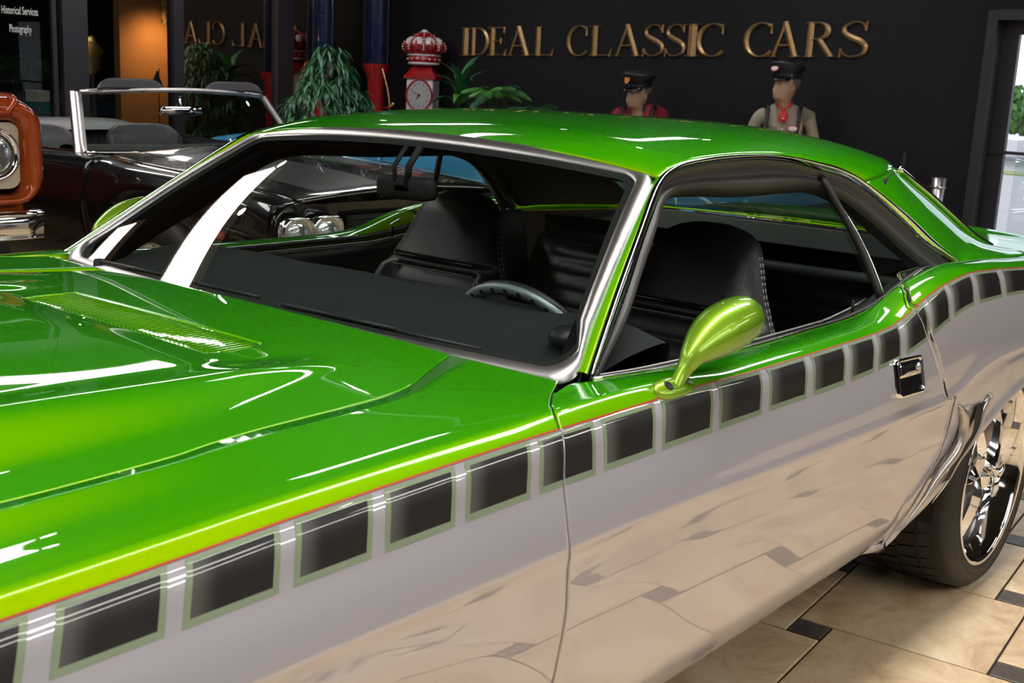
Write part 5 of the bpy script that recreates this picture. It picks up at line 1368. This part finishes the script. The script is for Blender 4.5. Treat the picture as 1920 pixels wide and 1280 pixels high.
    for z, rx, ry, cx_ in prof:
        row = []
        for q in range(48):
            a = 2*pi*q/48; x = cx_+rx*math.cos(a); y = ry*math.sin(a); da = abs((a-pi+pi) % (2*pi)-pi)
            f = math.exp(-((a-pi)/.20)**2)
            if 1.625 < z < 1.70: x -= f*{1.64: .036, 1.67: .022}.get(z, .0)+0
            if z == 1.61: x -= .004*math.exp(-((a-pi)/.35)**2)
            if z == 1.59: x -= .007*math.exp(-((a-pi)/.4)**2)
            ff = math.exp(-((abs(a-pi)-.38)/.16)**2)
            if z == 1.70: x += .008*ff
            if z == 1.73: x -= .006*math.exp(-((a-pi)/.6)**2)
            row.append(P_(x, y, z))
        rows.append([T@p for p in row])
    hdm = grid('head', rows, SKIN, e, cv=True, sub=1)
    for s in (-1, 1):
        vs, fs = ellm(P_(.004, s*.074, 1.672), (.017*k, .009*k, .030*k), 12); obj('ear', [T@v for v in vs], fs, SKIN, hdm)
        vs, fs = ellm(P_(-.087, s*.029, 1.693), (.010*k, .013*k, .008*k), 10); obj('eye', [T@v for v in vs], fs, PWHITE, hdm)
        vs, fs = ellm(P_(-.096, s*.029, 1.693), (.003*k, .006*k, .006*k), 8); obj('pupil', [T@v for v in vs], fs, BLACK, hdm)
        vs, fs = ellm(P_(-.095, s*.03, 1.712), (.006*k, .018*k, .004*k), 8); obj('eyebrow', [T@v for v in vs], fs, pbr('grey_hair', (.12, .10, .09), .8), hdm)
    vs, fs = ellm(P_(-.104, 0, 1.625), (.008*k, .022*k, .005*k), 10); obj('mouth', [T@v for v in vs], fs, pbr('lips', (.30, .12, .09), .5), hdm)
    # hair and peaked cap
    vs, fs = lathem([(.103*k, (1.665-drop)*k), (.106*k, (1.70-drop)*k), (.106*k, (1.75-drop)*k)], (0, 0, 0), 'Z', 32)
    hv = [T@V((v.x*1.0+.012*k, v.y*.78, v.z)) for v in vs]; 
    hf = [f for f in fs if sum(vs[i].x for i in f)/4 > -.02*k]
    obj('hair', hv, hf, pbr('grey_hair', (.12, .10, .09), .8), hdm, solid=.004)
    CAPM = pbr('black_cap_cloth', (.008, .008, .012), .5)
    pr_ = [(.106, 1.735), (.108, 1.775), (.112, 1.782), (.140, 1.822), (.138, 1.838), (.10, 1.848), (0, 1.85)]
    vs, fs = lathem([(r*k, (z-drop)*k) for r, z in pr_], (0, 0, 0), 'Z', 40)
    cp = obj('peaked_cap', [T@V((v.x*1.02, v.y*.88, v.z+(-.12*v.x if v.z > (1.80-drop)*k else 0))) for v in vs], fs, CAPM, e)
    vr = []
    for t in lin(0, 1, 6):
        vr.append([T@P_(-(.100+.062*t)*math.cos(a), (.092+.010*t)*math.sin(a)*1.0, 1.748-.026*t+.010*math.sin(a)**2*-1) for a in lin(-1.15, 1.15, 21)])
    grid('cap_visor', vr, BLACKG, cp, solid=.004)
    tube('visor_strap', [T@P_(-.110*math.cos(a), .098*math.sin(a), 1.755) for a in lin(-1.2, 1.2, 15)], .005*k, BLACKG, cp, seg=6)
    for s in (-1, 1):
        vs, fs = ellm(P_(-.045, s*.094, 1.757), (.006*k,)*3, 8); obj('cap_button', [T@v for v in vs], fs, CHROME, cp)
    bc = P_(-.128, 0, 1.803); shp = badge['cap']
    def disc(c, n_, up_, rx, rz_, d, mat, nm, par, TT=None):
        n_ = n_.normalized(); u_ = up_; s_ = n_.cross(u_).normalized(); u_ = s_.cross(n_).normalized()
        rows = [[c+s_*(rx*q*math.cos(a))+u_*(rz_*q*math.sin(a))+n_*dd for a in lin(0, 2*pi, 25)[:-1]] for q, dd in ((1, 0), (1, d), (.02, d))]
        if TT is not None: rows = [[TT@p for p in r] for r in rows]
        return grid(nm, rows, mat, par, cv=True, smooth=False)
    disc(bc, V((-1, 0, .25)), V((0, 0, 1)), shp[0]*k, shp[1]*k, .006, badge['m1'], 'cap_badge', cp, T)
    if badge['m2']: disc(bc+V((-.006, 0, 0)), V((-1, 0, .25)), V((0, 0, 1)), shp[0]*k*.78, shp[1]*k*.68, .003, badge['m2'], 'badge_field', cp, T)
    # collar, tie, braces, chest badge
    for s in (-1, 1):
        grid('collar', [[P_(.03-.07*t-.035*0, s*(.060+.004*math.sin(pi*t)), 1.525-.02*t), P_(.04-.11*t, s*(.085-.045*t), 1.475-.055*t)] for t in lin(0, 1, 8)], shirt, e, solid=.004)
        front = [P_(-.075, s*.115, 1.455), P_(-.118, s*.115, 1.38), P_(-.135, s*.105, 1.27), P_(-.118, s*.095, 1.14), P_(-.125, s*.085, 1.0)]
        back = [P_(.09, s*.06, 1.30), P_(.06, s*.11, 1.44), P_(-.0, s*.125, 1.484)]
        tube('suspender', cr(back+front, 5), .016*k, BRACE, e, seg=6, up=(1, 0, .2), flat=.25)
    if tie == 'bow':
        for s in (-1, 1): vs, fs = join(([P_(-.092, s*.006, 1.472), P_(-.094, s*.06, 1.498), P_(-.090, s*.062, 1.440), P_(-.092, s*.006, 1.458)]+[P_(-.082, s*.006, 1.472), P_(-.080, s*.06, 1.498), P_(-.078, s*.062, 1.440), P_(-.082, s*.006, 1.458)], [(0, 1, 2, 3), (4, 7, 6, 5), (0, 4, 5, 1), (2, 6, 7, 3), (1, 5, 6, 2)])); obj('bow_tie', vs, fs, BRACE, e, smooth=False)
        vs, fs = ellm(P_(-.093, 0, 1.465), (.012*k,)*3, 10); obj('tie_knot', vs, fs, BRACE, e)
    else:
        REDM = pbr('red_scarf', (.55, .02, .02), .6)
        vs, fs = ellm(P_(-.100, 0, 1.455), (.014*k, .016*k, .014*k), 10); kt = obj('scarf_knot', vs, fs, REDM, e)
        for s in (-1, .2, 1):
            v_, f_ = leafm(P_(-.108, 0, 1.45), V((-.15, s*.35, -1)), V((1, 0, 0)), .085*k, .045*k, .2, 4); obj('scarf_tail', v_, f_, REDM, kt, solid=.003)
        for s in (-1, 1): tube('scarf_band', [P_(-.10, 0, 1.462), P_(-.085, s*.04, 1.495), P_(-.02, s*.062, 1.525)], .008*k, REDM, kt, seg=6)
    disc(P_(-.133, badge['ys']*.075, 1.33), V((-1, badge['ys']*.25, .1)), V((0, 0, 1)), badge['ch'][0]*k, badge['ch'][1]*k, .006, badge['m1'], 'chest_badge', e)
    if badge['m2']: disc(P_(-.139, badge['ys']*.076, 1.33), V((-1, badge['ys']*.25, .1)), V((0, 0, 1)), badge['ch'][0]*k*.82, badge['ch'][1]*k*.70, .003, badge['m2'], 'badge_field', e)
    for z in (1.40, 1.32, 1.24, 1.16):
        vs, fs = ellm(P_(-.125-.008*(z < 1.35), 0, z), (.004*k, .007*k, .007*k), 8); obj('button', vs, fs, PWHITE, e)
    return e
BRACE = pbr('black_elastic', (.01, .01, .012), .6)
CRIM = pbr('crimson_shirt', (.22, .006, .022), .7, bump=.2, bscale=90); KHAKI = pbr('khaki_shirt', (.30, .25, .19), .75, bump=.2, bscale=90, var=.08)
NAVY = pbr('dark_trousers', (.015, .015, .02), .8); ORB = pbr('orange_badge', (.75, .25, .02), .5); REDB = pbr('red_badge', (.5, .03, .03), .5)
m1 = at(1196, 190, x=7.62); m2_ = at(1468, 180, x=7.62)
h1 = at(1190, 133, x=7.62).z; h2 = at(1465, 117, x=7.62).z
M1_ = mannequin('mannequin_attendant', 'mannequin in crimson shirt, black bow tie and cap with orange badge, against the wall', (m1.x, m1.y-.02, 0), 1.84, math.radians(24), CRIM, NAVY, 'bow', dict(cap=(.026, .034), m1=ORB, m2=None, ys=-1, ch=(.034, .034)), (math.radians(-10), math.radians(-36), 0), 1.85-h1/1.84*1.80-.10, .10*1.02)
M2_ = mannequin('mannequin_attendant', 'mannequin in khaki shirt, red neckerchief and black cap, nearest the door', (m2_.x, m2_.y-.02, 0), 1.80, math.radians(26), KHAKI, NAVY, 'scarf', dict(cap=(.040, .024), m1=REDB, m2=PWHITE, ys=-1, ch=(.042, .024)), (0, math.radians(-44), 0), 1.85-h2-.045, .045)
q = text('name_stitching', 'Don', .045, (0, 0, 0), Matrix(((0, 0, -1), (-1, 0, 0), (0, 1, 0))), INK, M2_)
q.location = (-.139, .075, 1.315-(1.85-h2-.045))

# ---- by the door: stanchion, dark pole
c = at(1760, 350, x=7.8)
e = empty('metal_stand', (7.8, c.y, 0)); tag(e, 'short silver post standing against the wall between the coupe roof and door', 'stand')
ztp = at(1760, 333, x=7.8).z; wpx = 26/F_PX*9
lathe('post_tube', [(wpx*.30, .02), (wpx*.30, ztp*.6), (wpx*.5, ztp), (wpx*.42, ztp), (0, ztp-.02)], (7.8, c.y, 0), TRIMM, e, seg=20)
lathe('base_plate', [(0, .025), (.14, .02), (.15, 0)], (7.8, c.y, 0), BLACK, e, seg=28); tube('cross_pin', [V((7.75, c.y+.07, at(1760, 350, x=7.8).z)), V((7.75, c.y-.07, at(1760, 350, x=7.8).z))], .005, CHROME, e, seg=6)
c = at(1692, 300, x=7.9); zt3 = at(1696, 284, x=7.9).z
e = empty('floor_stand', (7.9, c.y, 0)); tag(e, 'thin black pole against the wall, left of the silver post', 'stand')
tube('pole', [V((7.9, c.y-.02, zt3)), V((7.9, c.y+.05, .02))], .018, BLACK, e, seg=10); lathe('base_plate', [(0, .025), (.14, .02), (.15, 0)], (7.9, c.y+.05, 0), BLACK, e, seg=28)

# ---- door: black frame with glass and a rail
DG = glassy('door_glass', (.93, .96, .96), 1.0)
dr_ = empty('door_1', (WX, (DY0+DY1)/2, 0)); dr_['kind'] = 'structure'
for y_ in (DY1-.025, DY0+.025): box('door_jamb', (WX-.02, y_, DZ/2), (.30, .07, DZ), FRAMEM, dr_)
box('door_head', (WX-.02, (DY0+DY1)/2, DZ-.032), (.296, DY1-DY0-.12, .068), FRAMEM, dr_)
ly = at(1887, 250, x=WX+.0).y
yi = (at(1917, 66, x=WX).y+at(1858, 434, x=WX).y)/2+.0
sf = empty('door_2', (WX, 0, 0)); sf['kind'] = 'structure'
box('stile', (WX+.02, (DY1-.06+yi)/2, DZ/2), (.05, DY1-.06-yi, DZ-.1), FRAMEM, sf); box('stile', (WX+.02, DY0+.11, DZ/2), (.05, .10, DZ-.1), FRAMEM, sf)
ztg = at(1920, 62, x=WX).z
box('top_rail', (WX+.02, (DY0+DY1)/2, (ztg+DZ)/2-.035), (.046, DY1-DY0-.12, DZ-ztg-.05), FRAMEM, sf); box('bottom_rail', (WX+.02, (DY0+DY1)/2, .13), (.05, DY1-DY0-.12, .24), FRAMEM, sf)
zmm = at(1900, 287, x=WX).z; box('push_bar', (WX-.01, (DY0+DY1)/2, zmm), (.04, DY1-DY0-.12, .022), FRAMEM, sf)
box('door_pane', (WX+.02, (DY0+yi)/2, DZ/2), (.006, yi-DY0-.16, DZ-.2), DG, sf)
tube('closer_arm', [at(1868, 76, x=WX-.06), at(1862, 120, x=WX-.06)], .012, CHROME, sf, seg=8)

# ---- outside the door
st(box('ground_outside', (28, 0, -.06), (39.5, 50, .08), pbr('sunlit_asphalt', (.46, .42, .42), .8, var=.12, vscale=3)))
fe = empty('picket_fence', (25, -1, 0)); tag(fe, 'pale board fence across the yard outside the door', 'fence')
FEM = pbr('pale_fence_board', (.62, .68, .66), .8)
zf = at(1905, 262, x=25).z; fme = None
for k in range(56):
    y_ = 5-.155*k
    box('board', (25, y_, zf/2), (.03, .145, zf), FEM, fe)
box('fence_rail', (25.04, .7, zf*.8), (.04, 9, .08), FEM, fe); box('fence_rail', (25.04, .7, zf*.25), (.04, 9, .08), FEM, fe)
st(box('grass_strip', (24.4, 0, -.01), (1.2, 30, .03), pbr('dry_grass', (.30, .34, .14), .9, var=.4, vscale=20)))
ho = empty('house', (36, -1, 0)); tag(ho, 'grey roofed house beyond the pale fence', 'house')
zh = at(1915, 232, x=36).z; zh1 = at(1915, 212, x=36).z
box('wall', (36, 0, zh/2), (4, 14, zh), pbr('house_wall', (.5, .5, .48), .8), ho)
obj('roof', [V((33.6, 7.5, zh-.1)), V((33.6, -7.5, zh-.1)), V((38.4, -7.5, zh-.1)), V((38.4, 7.5, zh-.1)), V((36, 7, zh1+.5)), V((36, -7, zh1+.5))], [(0, 1, 5, 4), (2, 3, 4, 5), (0, 4, 3), (1, 2, 5), (0, 3, 2, 1)], pbr('house_shingles', (.22, .19, .24), .9, var=.2, vscale=8), ho, smooth=False)
def tree(label, x, y, h, r, seed):
    rn = random.Random(seed); e = empty('tree', (x, y, 0)); tag(e, label, 'tree', 'trees beyond the yard')
    tube('trunk', [V((x, y, 0)), V((x, y, h*.6))], [.18, .08], pbr('tree_bark', (.08, .06, .045), .9), e, seg=8)
    vs, fs = [], []
    for k in range(2600):
        d = V((rn.gauss(0, 1), rn.gauss(0, 1), rn.gauss(0, 1))).normalized(); q = rn.random()**.4
        c = V((x, y, h*.66))+V((d.x*r, d.y*r, d.z*h*.34))*q*(.85+.2*math.sin(5*d.x+3*d.y)); a = V((rn.uniform(-1, 1), rn.uniform(-1, 1), rn.uniform(-1, 1))).normalized()*.13; b = a.cross(V((rn.random(), rn.random(), rn.random()))).normalized()*.08
        n = len(vs); vs += [c-a, c-b, c+a, c+b]; fs.append((n, n+1, n+2, n+3))
    o = obj('foliage', vs, fs, pbr('tree_leaves', (.10, .22, .05), .7, var=.4, vscale=4), e); o['kind'] = 'stuff'
tree('leafy tree rising above the house roof, left in the door glass', 31, at(1912, 200, x=31).y+.6, at(1912, 168, x=31).z+.1, 2.4, 1)
tree('lower tree in front of the house at the right edge', 28.5, at(1925, 220, x=28.5).y-1.6, at(1915, 195, x=28.5).z+.2, 2.2, 2)
